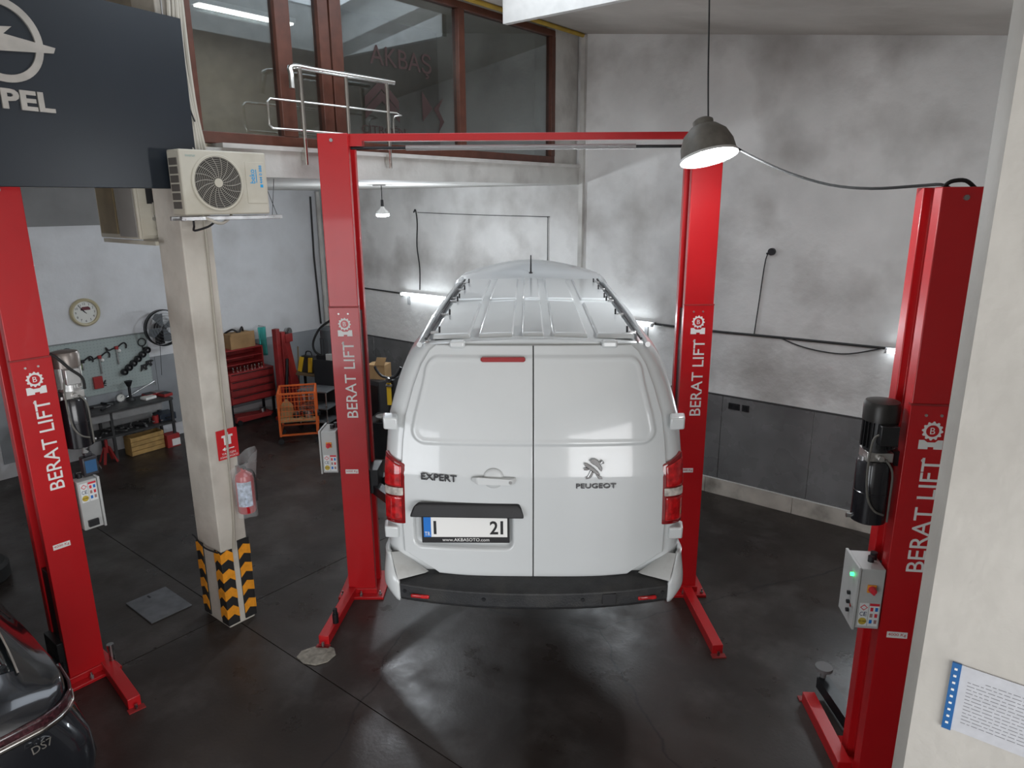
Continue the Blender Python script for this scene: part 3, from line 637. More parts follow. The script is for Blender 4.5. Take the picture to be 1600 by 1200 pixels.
# --- right lift
rl_ = thing('two_post_lift', 'red lift post with black motor and control box beside the near wall', 'vehicle lift', (2.47, 4.15, 0), R(-8))
_, X3 = post(rl_, 0, 1, 4.16, 2.86, 1.73, 1.23, '4000 Kg')
base(rl_, X3, (-.06, .10, -.12, .86))
control_box(rl_, X3, 1, True, z0=1.30)
power_unit(rl_, X3, 1, mat('black_motor', (.012,.012,.013), .35, var=.2), mat('black_cover', (.03,.028,.026), .35, metal=.3), zt=2.03)
cg3 = part(rl_, 'carriage', MB().box(.10, .25, .095, .265, .10, 1.1), BLKM)
ar3 = part(rl_, 'swing_arm', MB().bar((.10, .50, .12), (.02, .98, .12), .10, .10), BLKM)
part(ar3, 'arm_pad', MB().cyl((.02, .98, .17), (.02, .98, .24), .025).cyl((.02, .98, .24), (.02, .98, .27), .07, n=20), mat('grey_pad'))
part(rl_, 'top_hose', MB().tube([(.04, .1, 4.15), (.08, .1, 4.19), (.16, .1, 4.195), (.22, .1, 4.15)], .012), RUB)
#@@NEXT
# ================================================================== dark grey car on the left lift
car = bthing('car', 'dark grey metallic hatchback car cut off by the lower left corner', 'car', 7.62, 8.73, 0, R(90))
CPT = mat('grey_car_paint', (.018, .020, .025), .22, metal=.35, coat=1.0)
CY = [0, .03, .08, .15, .25, .45, .7, .95, 1.3, 2.0, 2.6, 3.0, 3.5, 4.2, 4.5, 4.57]
CZ = [.93, .985, 1.02, 1.05, 1.09, 1.24, 1.42, 1.54, 1.60, 1.63, 1.60, 1.45, 1.08, .98, .82, .7]
CW = [.66, .76, .83, .885, .915, .935, .94, .95, .95, .95, .95, .95, .94, .90, .80, .70]
def czt(y): return interp(list(zip(CY, CZ)), y)
def cww(y): return interp(list(zip(CY, CW)), y)
UX = [.95, .90, .84, .74, .64, .48, .25, 0]; UZ = [0, .10, .30, .62, .85, .96, .99, 1]
def chalf(y):
    w, zt = cww(y), czt(y); zb = min(1.02, zt - .05)
    wl_ = max(w, min(.94, w + .14))
    lo = [(wl_*.86, .26), (wl_*.95, .32), (wl_*.99, .5), (lerp(w, wl_, .8), .68), (lerp(w, wl_, .15)*.995, .82), (w*.98, .5*(.82+zb)), (w*.965, zb - .01)]
    return lo + [(w * a, zb + (zt - zb) * b) for a, b in zip(UX, UZ)]
rg = []
for y in CY:
    h_ = chalf(y); rg.append([(x, y + (-.13 * sst(.84, .62, z) * (1 - y / .45) if y < .45 else 0), z) for x, z in h_] + [(-x, y + (-.13 * sst(.84, .62, z) * (1 - y / .45) if y < .45 else 0), z) for x, z in reversed(h_[:-1])])
n = len(rg[0]); cbm = MB().add([p for r_ in rg for p in r_], [(i*n+k, i*n+k+1, (i+1)*n+k+1, (i+1)*n+k) for i in range(len(rg)-1) for k in range(n-1)] + [(i*n, (i+1)*n, (i+1)*n+n-1, i*n+n-1) for i in range(len(rg)-1)] + [tuple(range(n)), tuple(range((len(rg)-1)*n, len(rg)*n))])
part(car, 'body', cbm, CPT, smooth=60)
def upper(y, t):
    # t -1..1 across the upper shell
    k = (1 - abs(t)) * 7; i = min(6, int(k)); f = k - i; h_ = chalf(y)[7:]
    return (math.copysign(lerp(h_[i][0], h_[i+1][0], f), t), lerp(h_[i][1], h_[i+1][1], f))
def cpatch(y0, y1, t0, t1, off, nu=10, nv=10):
    def fn(a, b):
        y = lerp(y0, y1, b); x, z = upper(y, lerp(t0, t1, a)); return (x * (1 + off * .4), y - off * .6, z + off)
    return MB().grid(fn, nu, nv)
part(car, 'rear_window', cpatch(.33, .90, -.52, .52, .008), GLS, solid=.01)
part(car, 'rear_spoiler', cpatch(.80, 1.0, -.60, .60, .030), CPT, solid=.03)
part(car, 'rear_window_trim', MB().tube([(x * 1.01, y - .008, z + .012) for x, y, z in [(upper(y, .53)[0], y, upper(y, .53)[1]) for y in (.30, .45, .6, .75, .9)]], .008), CHR)
for sg in (-1, 1):
    part(car, 'side_window', cpatch(1.15, 3.0, sg * .9, sg * .62, .006, 6, 10), GLS, solid=.008)
    def strip(z0, z1, off, y0, y1, x0=.0):
        pts = [(x, -.0) for x in (.30, .45, .58)] + [(cww(y), y) for y in (0, .03, .08, .15, .25, .38, .5) if y0 <= y <= y1]
        def fn(a, b):
            k = a * (len(pts) - 1); i = min(len(pts) - 2, int(k)); f = k - i
            return (sg * (lerp(pts[i][0], pts[i+1][0], f) + off * min(1, k / 3)), lerp(pts[i][1], pts[i+1][1], f) - off, lerp(z0, z1, b) + .02 * a)
        return MB().grid(fn, 24, 3)
    t_ = part(car, 'tail_light', strip(.83, .91, .012, 0, .5), mat('smoked_lens', (.045, .014, .018), .10, coat=1, var=.9, scale=40), solid=.02)
    part(t_, 'chrome_strip', strip(.80, .828, .016, 0, .5), CHR, solid=.02)
    part(car, 'bumper_light', MB().rbox((sg * .72, -.02, .50), (.16, .06, .07)), LENS, bevel=.01)
    for y in (.85, 3.65):
        w_ = part(car, 'tyre', MB().lathe([(.20,-.11),(.31,-.12),(.35,-.08),(.35,.08),(.31,.12),(.20,.11)], 26, (sg * .86, y, .35), Matrix.Rotation(R(90), 3, 'Y')), RUB)
        part(w_, 'rim', MB().cyl((sg * .80, y, .35), (sg * .965, y, .35), .205, .2, 20), STL)
text('DS7', 'lettering', CHR, car, (.57, -.080, .735), (1, .12, 0), (0, .6, .8), w=.12, h=.045, depth=.006)
# ================================================================== tyre, floor plate, mortar patch
ty = bthing('tyre', 'black car tyre lying on the floor at the left edge', 'tyre', 3.30, 7.42)
part(ty, 'tread', MB().lathe([(.19,.0),(.30,.0),(.335,.04),(.335,.18),(.30,.22),(.19,.22),(.21,.11),(.19,.0)], 30), RUB)
part(ty, 'wheel_rim', MB().cyl((0,0,.02), (0,0,.16), .195), STL)
fp = bthing('floor_plate', 'grey steel cover plate lying on the floor left of the pillar', 'cover plate', 5.36, 6.36)
part(fp, 'plate', MB().box(-.29, .29, -.21, .21, .001, .014), mat('plate_steel', (.13,.135,.145), .5, metal=.3, var=.25, scale=7), bevel=.003)
part(fp, 'lifting_slot', MB().box(-.25, -.19, -.01, .01, .0142, .0155), BLK)
o = MB().prism([(.17,.0),(.13,.10),(.03,.15),(-.08,.12),(-.17,.06),(-.19,-.03),(-.10,-.12),(.02,-.15),(.12,-.10)], 0, .012, 'z').build('mortar_patch', mat('rough_mortar', (.26,.24,.20), .95, var=.3, scale=22, bump=1, bscale=30), bevel=.005)
place(o, (-1.83, 5.68, 0)); tag(o, 'pale rough mortar patch under the foot of the middle lift', 'mortar patch')
# ================================================================== hanging sign
sg_ = thing('hanging_sign', 'large dark navy advertising board with silver lettering, upper left', 'sign', (-2.642, 6.18, 4.21), R(60)); sg_.scale = (1.048,) * 3
NAVY = mat('navy_board', (.013, .018, .025), .38, var=.12, scale=1.5)
part(sg_, 'board', MB().box(-2.9, 0, 0, .09, 0, 1.258), NAVY, bevel=.004)
SIL = mat('brushed_letters', (.46,.43,.39), .42, metal=.55, var=.12, scale=8)
text('OPEL', 'lettering', SIL, sg_, (-1.545, -.0005, .475), (1,0,0), (0,0,1), w=.50, h=.125, depth=.012, thick=.035, spacing=1.02)
cx, cz_ = -1.31, .885
part(sg_, 'ring_emblem', MB().lathe([(.205,0),(.25,0),(.25,.014),(.205,.014),(.205,0)], 56, (cx, -.0005, cz_), Matrix.Rotation(R(90), 3, 'X')), SIL)
part(sg_, 'flash_emblem', MB().prism([(cx-.315,cz_+.025),(cx+.075,cz_+.085),(cx+.02,cz_+.035),(cx+.325,cz_+.0),(cx+.31,cz_-.035),(cx-.09,cz_-.075),(cx-.03,cz_-.02),(cx-.30,cz_-.005)], -.015, 0), SIL, smooth=0)
part(sg_, 'hanger_rod', MB().cyl((-.12, .045, 1.25), (-.12, .045, 1.75), .006).cyl((-2.0, .045, 1.25), (-2.0, .045, 1.75), .006), STL)
# ================================================================== air conditioner units
ACW = mat('yellowed_casing', (.52,.49,.41), .5, var=.06, scale=4, dirt=(.32,.27,.18), dscale=3, damt=.4)
ac = bthing('air_conditioner', 'cream outdoor air conditioner with round fan grille under the navy board', 'air conditioner', 6.52, 6.255, 4.0, R(90))
# local: x to the right along the fan face (towards smaller v), -y out of the face
AW, AH, AD = .765, .51, .20
part(ac, 'casing', MB().box(0, AW, -AD, 0, 0, AH), ACW, bevel=.012)
fy = -AD
fc = (.305, .255)
part(ac, 'fan_recess', MB().lathe([(.215,-.002),(.228,.006),(.222,.012),(.205,.010),(.205,-.002)], 48, (fc[0], fy, fc[1]), Matrix.Rotation(R(90), 3, 'X')), ACW)
fg = part(ac, 'fan_well', MB().cyl((fc[0], fy + .002, fc[1]), (fc[0], fy - .001, fc[1]), .206, n=48), mat('fan_dark', (.03,.026,.023), .7))
GRL = mat('grille_wire', (.30,.28,.24), .5)
for k in range(11):
    r_ = .05 + k * .0148
    part(fg, 'grille_ring', MB().tube([(fc[0] + r_*math.cos(a*math.pi/18), fy - .006, fc[1] + r_*math.sin(a*math.pi/18)) for a in range(36)], .0022, 4, closed=True), GRL)
for k in range(18):
    a = 2*math.pi*k/18; part(fg, 'grille_spoke', MB().tube([(fc[0] + r_*math.cos(a + .35*(r_-.04)/.16), fy - .007, fc[1] + r_*math.sin(a + .35*(r_-.04)/.16)) for r_ in (.035,.08,.12,.16,.205)], .003, 4), GRL)
part(fg, 'grille_hub', MB().cyl((fc[0], fy, fc[1]), (fc[0], fy - .012, fc[1]), .036, n=24), ACW)
part(ac, 'service_panel', MB().box(.56, .745, fy - .004, fy, .09, .43), ACW, bevel=.004)
text('beko', 'lettering', CYAN, ac, (.645, fy - .0045, .255), (0,0,1), (-1,0,0), w=.115, h=.05, depth=.001, thick=.01)
part(ac, 'underline', MB().box(.655, .661, fy - .004, fy - .006, .26, .37), CYAN)
text('444 0 888', 'lettering', CYAN, ac, (.715, fy - .0045, .255), (0,0,1), (-1,0,0), w=.15, h=.028, depth=.001, thick=.01)
part(ac, 'phone_icon', MB().box(.69, .717, fy - .004, fy - .006, .222, .247), CYAN, bevel=.004)
text('inverter', 'lettering', mat('faded_print', (.30,.42,.40), .6), ac, (.05, fy - .0005, .452), (1,0,0), (0,0,1), w=.085, h=.022, depth=.001)
for k in range(6):
    part(ac, 'side_louvre', MB().box(-.006, .002, -AD + .04, -.03, .05 + k*.068, .105 + k*.068), mat('louvre_dark', (.10,.09,.08), .6), bevel=.002)
part(ac, 'bracket_rail', MB().box(-.02, AW + .14, -AD + .03, -AD + .06, -.045, -.012), STL, bevel=.003)
part(ac, 'bracket_rail', MB().box(-.02, AW + .0, .0, .03, -.045, -.012), STL, bevel=.003)
part(ac, 'drain_pipe', MB().tube([(.16, -.15, -.01), (.25, -.18, -.06), (.33, -.16, -.07), (.42, -.12, -.03), (.46, -.08, -.01)], .013), mat('pipe_cream', (.45,.42,.36), .6))
part(ac, 'drain_pipe', MB().tube([(.13, -.06, -.02), (.14, -.04, -.09), (.16, .0, -.13), (.25, -.06, -.10), (.30, -.09, -.06)], .009), BLK)
for dx in (0, .08): part(ac, 'stay_wire', MB().cyl((AW + .10 - dx * .6, -AD + .05, -.01), (AW + .02 + dx * 1.4, -AD + .10, .30), .003, n=5), BLK)
ac2 = bthing('air_conditioner', 'older stained air conditioner with exposed pipe valves left of the pillar', 'air conditioner', 5.44, 6.10, 3.78, R(-1))
# local x along u, -y faces the camera
part(ac2, 'casing', MB().box(-.50, .36, -.12, .20, 0, .50), ACW, bevel=.012)
part(ac2, 'front_panel', MB().box(-.44, -.06, -.135, -.12, .04, .46), mat('tea_stained', (.20,.155,.085), .45, var=.2, scale=5), bevel=.012)
part(ac2, 'front_panel', MB().box(-.03, .33, -.13, -.12, .02, .48), mat('grey_panel', (.25,.24,.22), .5, var=.05), bevel=.004)
part(ac2, 'valve_cover', MB().box(.36, .375, -.10, .19, .03, .48), ACW, bevel=.004)
part(ac2, 'terminal_opening', MB().box(.375, .38, -.03, .07, .31, .45), BLK)
for k, z in enumerate((.18, .09)):
    v_ = part(ac2, 'pipe_valve', MB().cyl((.37, .02 + .02*k, z), (.43, .02 + .02*k, z), .020).cyl((.41, .02 + .02*k, z - .02), (.41, .02 + .02*k, z + .03), .012), STL)
    part(v_, 'refrigerant_pipe', MB().tube([(.41, .03, z), (.44, .10, z + .03), (.50, .20, z + .07), (.58, .30, z + .12)], .016), mat('pipe_cream'))
part(ac2, 'signal_cable', MB().tube([(.385, .02, .32), (.395, -.0, .24), (.395, .02, .16), (.40, .05, .13)], .006), mat('pipe_cream'))
part(ac2, 'bracket_rail', MB().box(-.50, .60, -.10, -.07, -.045, -.01), ACW)
part(ac2, 'bracket_rail', MB().box(-.10, .56, .10, .13, -.06, -.01), ACW)
# ================================================================== stainless railing on the slab edge
rail = bthing('stair_railing', 'short polished steel railing with three posts on the mezzanine edge', 'railing', 6.46, 4.35, 4.44)
# local x = u, y = -v
for v in (4.88, 4.35, 3.82):
    y = -(v - 4.35); p_ = part(rail, 'post', MB().cyl((0, y, 0), (0, y, .86), .021), CHR)
    part(p_, 'post_clamp', MB().box(-.06, .0, y - .02, y + .02, .04, .14), CHR, bevel=.004)
part(rail, 'handrail', MB().tube([(.05, -.66, .66), (.03, -.645, .78), (0, -.61, .86), (0, -.3, .862), (0, .63, .862)], .027, 12), CHR)
lp = [(.0, -.87, .31), (.0, -.90, .34), (.0, -.90, .53), (.0, -.87, .56), (0, -.2, .565), (0, .66, .565), (0, .72, .55), (0, .62, .53), (0, .60, .50), (0, .60, .33), (0, .57, .31), (0, -.2, .31)]
part(rail, 'mid_rail', MB().tube(lp, .010, 8, closed=True), CHR)
# ================================================================== lamps
lampM = Matrix.Rotation(R(-16), 3, 'X') @ Matrix.Rotation(R(-9), 3, 'Y')
pd = thing('pendant_lamp', 'grey dome pendant lamp hanging in front of the right middle post, lit', 'lamp', (1.485, 5.5, 4.41))
def LM(mb): return mb.xf(lampM.to_4x4())
SHADE = mat('lamp_grey', (.15,.14,.12), .5, var=.2, scale=14)
part(pd, 'lamp_shade', LM(MB().lathe([(.205,-.012),(.21,.0),(.205,.012),(.195,.09),(.16,.17),(.10,.225),(.075,.235),(.075,.27),(.055,.285),(0,.285),(0,.262),(.06,.24),(.09,.215),(.15,.16),(.185,.085),(.195,.0),(.205,-.012)], 40)), SHADE)
part(pd, 'shade_rim', LM(MB().lathe([(.200,-.014),(.214,-.014),(.214,.004),(.200,.004),(.200,-.014)], 40)), mat('rim_white', (.6,.6,.58), .4))
part(pd, 'lamp_diffuser', LM(MB().lathe([(0,-.004),(.12,-.002),(.18,.004),(.193,.012),(.19,.02),(0,.02)], 32)), mat('lamp_glow', (1,1,1), .5, emit=9, ecol=(.95,.98,1)))
part(pd, 'cord', MB().tube([(-.012, .04, .28), (-.03, .05, .6), (-.05, .05, 1.02), (-.075, .055, cz(10.05) - 4.41)], .006, 6), BLK)
part(pd, 'supply_cable', MB().tube([(.20, .0, .06), (.32, -.10, -.02), (.50, -.28, -.13), (.70, -.52, -.22), (.85, -.80, -.25), (1.0, -1.05, -.24), (1.06, -1.20, -.235), (1.09, -1.25, -.26)], .010, 6), RUB)
def lamp_light(name, loc, power, size, col, spot=None):
    l = bpy.data.lights.new(name, 'SPOT' if spot else 'POINT'); l.energy = power; l.color = col; l.shadow_soft_size = size
    if spot: l.spot_size = R(spot); l.spot_blend = .6
    o = bpy.data.objects.new(name, l); COL.objects.link(o); o.location = loc; return o
lamp_light('pendant_lamp_light', (1.485, 5.44, 4.345), 75, .10, (.93,.97,1))
bu = thing('light_bulb', 'small lit reflector bulb hanging under the mezzanine slab', 'light bulb', (-1.78, 10.0, 3.9))
part(bu, 'flex', MB().cyl((0, 0, .20), (.0, 0, .42), .006), BLK)
part(bu, 'lamp_holder', MB().cyl((0,0,.12), (0,0,.22), .022, .018), BLK)
part(bu, 'bulb_neck', MB().lathe([(.022,.13),(.035,.10),(.085,.055),(.092,.03)], 24), mat('bulb_white', (.7,.7,.7), .4))
part(bu, 'bulb_face', MB().lathe([(.092,.03),(.092,.005),(.07,-.005),(0,-.01)], 24), mat('bulb_glow', (1,1,1), .5, emit=14, ecol=(.9,.96,1)))
part(bu, 'ceiling_hook', MB().box(-.12, .06, -.01, .01, .405, .42), STL)
lamp_light('bulb_light', (-1.78, 10.0, 3.84), 110, .09, (.86,.93,1))
def tube_light(u0, u1, z, label, power):
    t = bthing('tube_light', label, 'tube light', (u0+u1)/2, 0, z, 0, 'tube lights along the long wall'); L_ = (u1-u0)/2
    part(t, 'batten', MB().box(-L_, L_, -.07, 0, .0, .04), mat('batten_white', (.6,.6,.6), .5), bevel=.004)
    part(t, 'tube', MB().cyl((-L_+.02, -.10, .0), (L_-.02, -.10, .0), .022, n=12), mat('tube_glow', (1,1,1), .5, emit=12, ecol=(.86,.94,1)))
    for x in (-L_ + .14, L_ - .14): part(t, 'bracket', MB().box(x-.025, x+.025, -.035, 0, -.20, 0), mat('bracket_grey', (.3,.3,.3), .6))
    for x in (-L_, L_): part(t, 'end_cap', MB().cyl((x - math.copysign(.03, x), -.10, 0), (x, -.10, 0), .026), mat('batten_white'))
    o = area('tube_light_lamp', B((u0+u1)/2, .16, z), (R(-90), 0, RB), u1-u0, .05, power, (.86,.94,1)); return t
# aim: area faces local -Z; rotate so it looks out of the wall
tube_light(2.43, 3.65, 2.40, 'lit fluorescent tube on the long wall left of the van', 22)
tube_light(6.51, 7.73, 2.35, 'lit fluorescent tube peeking out right of the van', 22)
tube_light(10.75, 11.97, 2.36, 'lit fluorescent tube beside the right red post', 22)
ot = bthing('ceiling_light', 'slim lit ceiling light inside the office behind the glass', 'ceiling light', 4.6, 4.2, 6.15)
part(ot, 'housing', MB().box(-.08, .08, -.6, .6, 0, .05), mat('batten_white')); part(ot, 'diffuser', MB().box(-.06, .06, -.58, .58, -.02, 0), mat('office_glow', (1,1,1), .5, emit=5, ecol=(1,.97,.9)))
area('office_light', B(4.6, 4.2, 6.1), (0, 0, RB), .15, 1.1, 19, (1, .95, .86))
# ================================================================== cables, sockets and pipes on the long wall
DRK = mat('dark_cable', (.03,.03,.03), .6)
def wcable(name, pts, r, label, m=DRK):
    o = struct(name, MB().tube([(u, -v, z) for u, v, z in pts], r, 6), m); del o['kind']; return tag(o, label, 'cable')
wcable('wall_cable', [(.4,.02,2.44),(1.4,.02,2.42),(2.43,.03,2.40)], .014, 'dark cable on the wall left of the leftmost tube light')
wcable('wall_cable', [(7.73,.03,2.36),(8.6,.02,2.35),(9.17,.02,2.36),(9.9,.02,2.37),(10.75,.03,2.38)], .016, 'dark cable running along the wall between two tube lights')
wcable('wall_cable', [(9.5,.03,2.37),(9.75,.03,2.29),(10.05,.03,2.25),(10.35,.03,2.26),(10.7,.04,2.37)], .008, 'thin cable sagging in a loop beside the right red post')
wcable('wall_cable', [(9.17,.02,2.36),(9.2,.02,2.8),(9.24,.02,3.35),(9.30,.02,3.44)], .007, 'thin cable rising up the wall to the black junction box')
wcable('wall_cable', [(2.80,.02,3.90),(2.86,.03,3.94),(2.88,.02,3.7),(2.85,.02,3.3),(2.90,.02,2.9),(2.88,.02,2.5)], .012, 'dark cable hanging on the wall above the leftmost tube light')
wcable('wall_cable', [(2.9,.02,3.9),(4.2,.02,3.87),(5.70,.02,3.85),(5.78,.02,3.85),(5.80,.02,3.83),(5.80,.02,3.75),(5.80,.02,3.2),(5.8,.02,2.7)], .006, 'thin cable framing the grey wall patch under the mezzanine')
jb = bthing('junction_box', 'small black junction box on the long wall', 'junction box', 9.31, 0, 3.45)
part(jb, 'housing', MB().cyl((0, 0, 0), (0, -.05, 0), .045, n=14), BLK); part(jb, 'stub', MB().cyl((.0,-.03,0), (-.06,-.03,-.03), .014), BLK)
for k, (u, w_) in enumerate(((8.98, .16), (9.14, .10))):
    so = bthing('wall_socket', ['wide black wall socket on the grey tiles', 'narrow black wall socket right of the wide one'][k], 'wall socket', u, .022, 1.34)
    part(so, 'plate', MB().box(-w_/2, w_/2, -.012, 0, -.045, .045), BLK, bevel=.004)
    for j in range(2 if k == 0 else 1): part(so, 'socket_insert', MB().cyl((-.04 + .08*j if k == 0 else 0, -.012, 0), (-.04 + .08*j if k == 0 else 0, -.016, 0), .03, n=16), BLKM)
yp = struct('yellow_pipe', MB().tube([(6.42, -y, 6.345) for y in (0.05, 1.5, 3, 4.5, 6.0)], .028, 8), mat('yellow_pipe_paint', (.42,.27,.03), .5, var=.2)); del yp['kind']; tag(yp, 'yellow pipe running along the top of the office window', 'pipe')
cp = struct('downpipe', MB().tube([(.09, -.09, z) for z in (0, 1, 2, 3, 4.3)], .045, 10), SLABM); del cp['kind']; tag(cp, 'pale vertical pipe in the room corner under the mezzanine', 'pipe')
wl_hole = struct('corner_cable', MB().tube([(.02, -.22, 4.2), (.02, -.24, 3), (.03, -.2, 1.6)], .02, 6), DRK); del wl_hole['kind']; tag(wl_hole, 'dark vertical cable beside the pale corner pipe', 'cable')
# ================================================================== pillar fittings
cbn = bthing('cable_bundle', 'bundle of cream cables running down the pillar beside the navy board', 'cables', 6.37, 5.96, 4.55)
for k in range(5):
    y0 = (k - 2) * .028
    part(cbn, 'cable', MB().tube([(.015, y0 * .8, 1.75), (.02, y0 + .01*math.sin(k), 1.2), (.015, y0 * 1.2 - .015, .7), (.03, y0 * .7 + .02, .3), (.06, y0 + .03, -.04)], .013 if k % 2 else .018, 7), mat('pipe_cream'))
part(cbn, 'dark_cable', MB().tube([(.02, -.16, .75), (.05, -.05, .45), (.07, .02, .2)], .007, 6), BLK)
cd_ = bthing('conduit', 'thin grey conduit pipe running down the pillar to the extinguisher', 'conduit', 6.355, 5.935, 0)
part(cd_, 'pipe', MB().tube([(0, .03, 4.3), (0, .015, 3.2), (0, .0, 2.2), (.004, -.01, 1.6), (.006, -.03, 1.1), (.004, -.06, .82)], .012, 8), mat('conduit_grey', (.40,.37,.31), .6))
ss = bthing('fire_sign', 'red fire extinguisher sign with white pictogram on the pillar', 'sign', 6.346, 5.93, 1.745)
part(ss, 'panel', MB().box(0, .006, -.105, .105, 0, .29), mat('sign_red', (.60,.02,.025), .4), bevel=.002)
part(ss, 'pictogram', MB().prism([(-.035,.14),(.035,.14),(.035,.215),(.055,.215),(.055,.235),(.012,.235),(.012,.26),(-.012,.26),(-.012,.235),(-.055,.235),(-.055,.215),(-.035,.215)], .006, .008, 'x'), WHT, smooth=0)
part(ss, 'arrow', MB().prism([(-.06,.10),(-.03,.12),(-.03,.105),(.06,.105),(.06,.095),(-.03,.095),(-.03,.08)], .006, .008, 'x'), WHT, smooth=0)
text('YANGIN', 'lettering', WHT, ss, (.0065, -.07, .045), (0,1,0), (0,0,1), w=.14, h=.022, depth=.001)
text('SÖNDÜRÜCÜ', 'lettering', WHT, ss, (.0065, -.09, .015), (0,1,0), (0,0,1), w=.18, h=.022, depth=.001)
ex = bthing('fire_extinguisher', 'red fire extinguisher wrapped in a clear plastic bag on the pillar', 'fire extinguisher', 6.45, 5.86, 1.20)
part(ex, 'cylinder', MB().lathe([(0,0),(.075,0),(.085,.015),(.085,.34),(.075,.38),(.04,.41),(.025,.42),(.025,.45),(0,.45)], 28), mat('extinguisher_red', (.50,.012,.02), .3, coat=.5))
part(ex, 'label', MB().grid(lambda a, b: (.0862*math.cos(lerp(-1.5, .2, a)), .0862*math.sin(lerp(-1.5, .2, a)), lerp(.08, .33, b)), 10, 2), mat('ext_label', (.50,.58,.70), .5, var=.5, scale=24))
part(ex, 'valve', MB().box(-.03, .03, -.015, .015, .44, .47).bar((-.03,0,.47), (.07,.01,.52), .02, .008), BLK)
part(ex, 'hose', MB().tube([(.03,0,.45),(.08,.05,.42),(.095,.06,.3),(.09,.06,.12)], .009), RUB)
part(ex, 'wall_hook', MB().box(-.105, -.08, -.02, .02, .25, .45), STL)
def film():
    m = bpy.data.materials.new('clear_film'); m.use_nodes = True; nt = m.node_tree; N = nt.nodes; L = nt.links; p = N['Principled BSDF']
    p.inputs['Base Color'].default_value = (.8,.82,.82,1); p.inputs['Roughness'].default_value = .12; p.inputs['Alpha'].default_value = .20
    n = N.new('ShaderNodeTexNoise'); n.inputs['Scale'].default_value = 18; b = N.new('ShaderNodeBump'); b.inputs['Strength'].default_value = .8; L.new(n.outputs['Fac'], b.inputs['Height']); L.new(b.outputs[0], p.inputs['Normal']); return m
bagm = MB().grid(lambda a, b: ((.095 + .018*math.sin(5*a*6.28 + 3*b) + .03*b*b) * math.cos(a*6.28), (.10 + .015*math.sin(4*a*6.28) + .05*b*b) * math.sin(a*6.28), -.03 + .58*b + .08*b*b*math.sin(a*6.28 + .3)), 30, 10)
part(ex, 'plastic_bag', bagm, film())
# hazard corner guards
def guard(u, v, su, sv, label, hgt=.80, z0=.03):
    g = bthing('corner_guard', label, 'corner guard', u, v, z0)
    lu, lv, th = .11, .11, .014
    # legs along the two faces: on the face of constant u (runs in v) and of constant v (runs in u)
    ox, oy = su * th, -sv * th
    part(g, 'rubber', MB().box(0, ox, -oy * 0, sv * lv, 0, hgt).box(ox, -su * lu, 0, oy, 0, hgt), mat('guard_rubber', (.016,.016,.016), .6), bevel=.004)
    for k in range(4):
        a = .06 + k * .20; h_ = .10
        part(g, 'stripe', MB().prism([(oy, a + .02), (sv * lv * .5, a + .05), (sv * lv, a + .0), (sv * lv, a + h_ - .0), (sv * lv * .5, a + h_ + .05), (oy, a + h_ + .02)], ox, ox + su * .003, 'x'), HAZ, smooth=0)
        part(g, 'stripe', MB().prism([(ox, a + .02), (-su * lu * .5, a + .05), (-su * lu, a), (-su * lu, a + h_), (-su * lu * .5, a + h_ + .05), (ox, a + h_ + .02)], oy, oy - sv * .003, 'y'), HAZ, smooth=0)
    return g
guard(PU1, PV1, 1, 1, 'black and orange guard on the pillar corner nearest the camera')
guard(PU1, PV0, 1, -1, 'black and orange guard on the right edge of the pillar', .86)
guard(PU0, PV1, -1, 1, 'black and orange guard on the left edge of the pillar', .80)
wcg = bthing('guard_cable', 'black cable tied round the pillar above the corner guards', 'cable', PU0, PV1, .85)
part(wcg, 'cable', MB().tube([(-.03, -.03, .04), (.02, -.03, .03), (.2, -.035, -.03), (.44, -.03, -.01)], .008), BLK)
# ================================================================== notice on the near wall
no = thing('wall_notice', 'printed notice in a clear sleeve with blue spine on the near wall', 'notice', (1.537, 2.10 , 2.325), RB)
no.location = Vector((1.537 - DY * 0 , 2.10, 2.28)) + Vector((DY, -DX, 0)) * .002
PAP = mat('paper', (.52,.53,.56), .55, var=.05, scale=30, bump=.15, bscale=12)
part(no, 'sleeve', MB().box(-.006, .285, -.004, 0, 0, .26), PAP)
part(no, 'spine', MB().box(-.012, .016, -.008, .0, -.004, .262), mat('spine_blue', (.02,.12,.33), .4))
for k in range(9): part(no, 'spine_hole', MB().box(-.003, .006, -.0095, -.008, .02 + k*.027, .028 + k*.027), WHT)
INK = mat('ink', (.22,.22,.24), .7)
for k in range(14):
    x = .04
    while x < (.22 if k else .15):
        w_ = random.uniform(.008, .03); part(no, 'print_line', MB().box(x + (.05 if k == 0 else 0), x + w_ + (.05 if k == 0 else 0), -.0046, -.004, .215 - k*.0135, .2175 - k*.0135), INK); x += w_ + .005
# ================================================================== left wall: clock, fan, pegboard
ck = bthing('wall_clock', 'round cream wall clock above the pegboard', 'clock', .0, 4.69, 2.40)
Ry = Matrix.Rotation(R(90), 3, 'Y')
part(ck, 'rim', MB().lathe([(.175,.0),(.225,.0),(.225,.03),(.205,.05),(.18,.045),(.175,.02),(.175,0)], 40, (0,0,0), Ry), mat('clock_rim', (.48,.42,.27), .35))
part(ck, 'dial', MB().cyl((.002,0,0), (.02,0,0), .178, n=40), mat('dial_white', (.72,.72,.68), .5))
for h_ in range(1, 13):
    a = h_ * math.pi / 6; text(str(h_), 'numeral', BLK, ck, (.0205, .138*math.sin(a), .138*math.cos(a) - .018), (0,1,0), (0,0,1), h=.036, depth=.001, anchor='c')
part(ck, 'hour_hand', MB().bar((.024, .0, 0), (.024, -.05, .055), .006, .012), BLK); part(ck, 'minute_hand', MB().bar((.026, .02, -.02), (.026, -.09, .12), .004, .008), BLK)
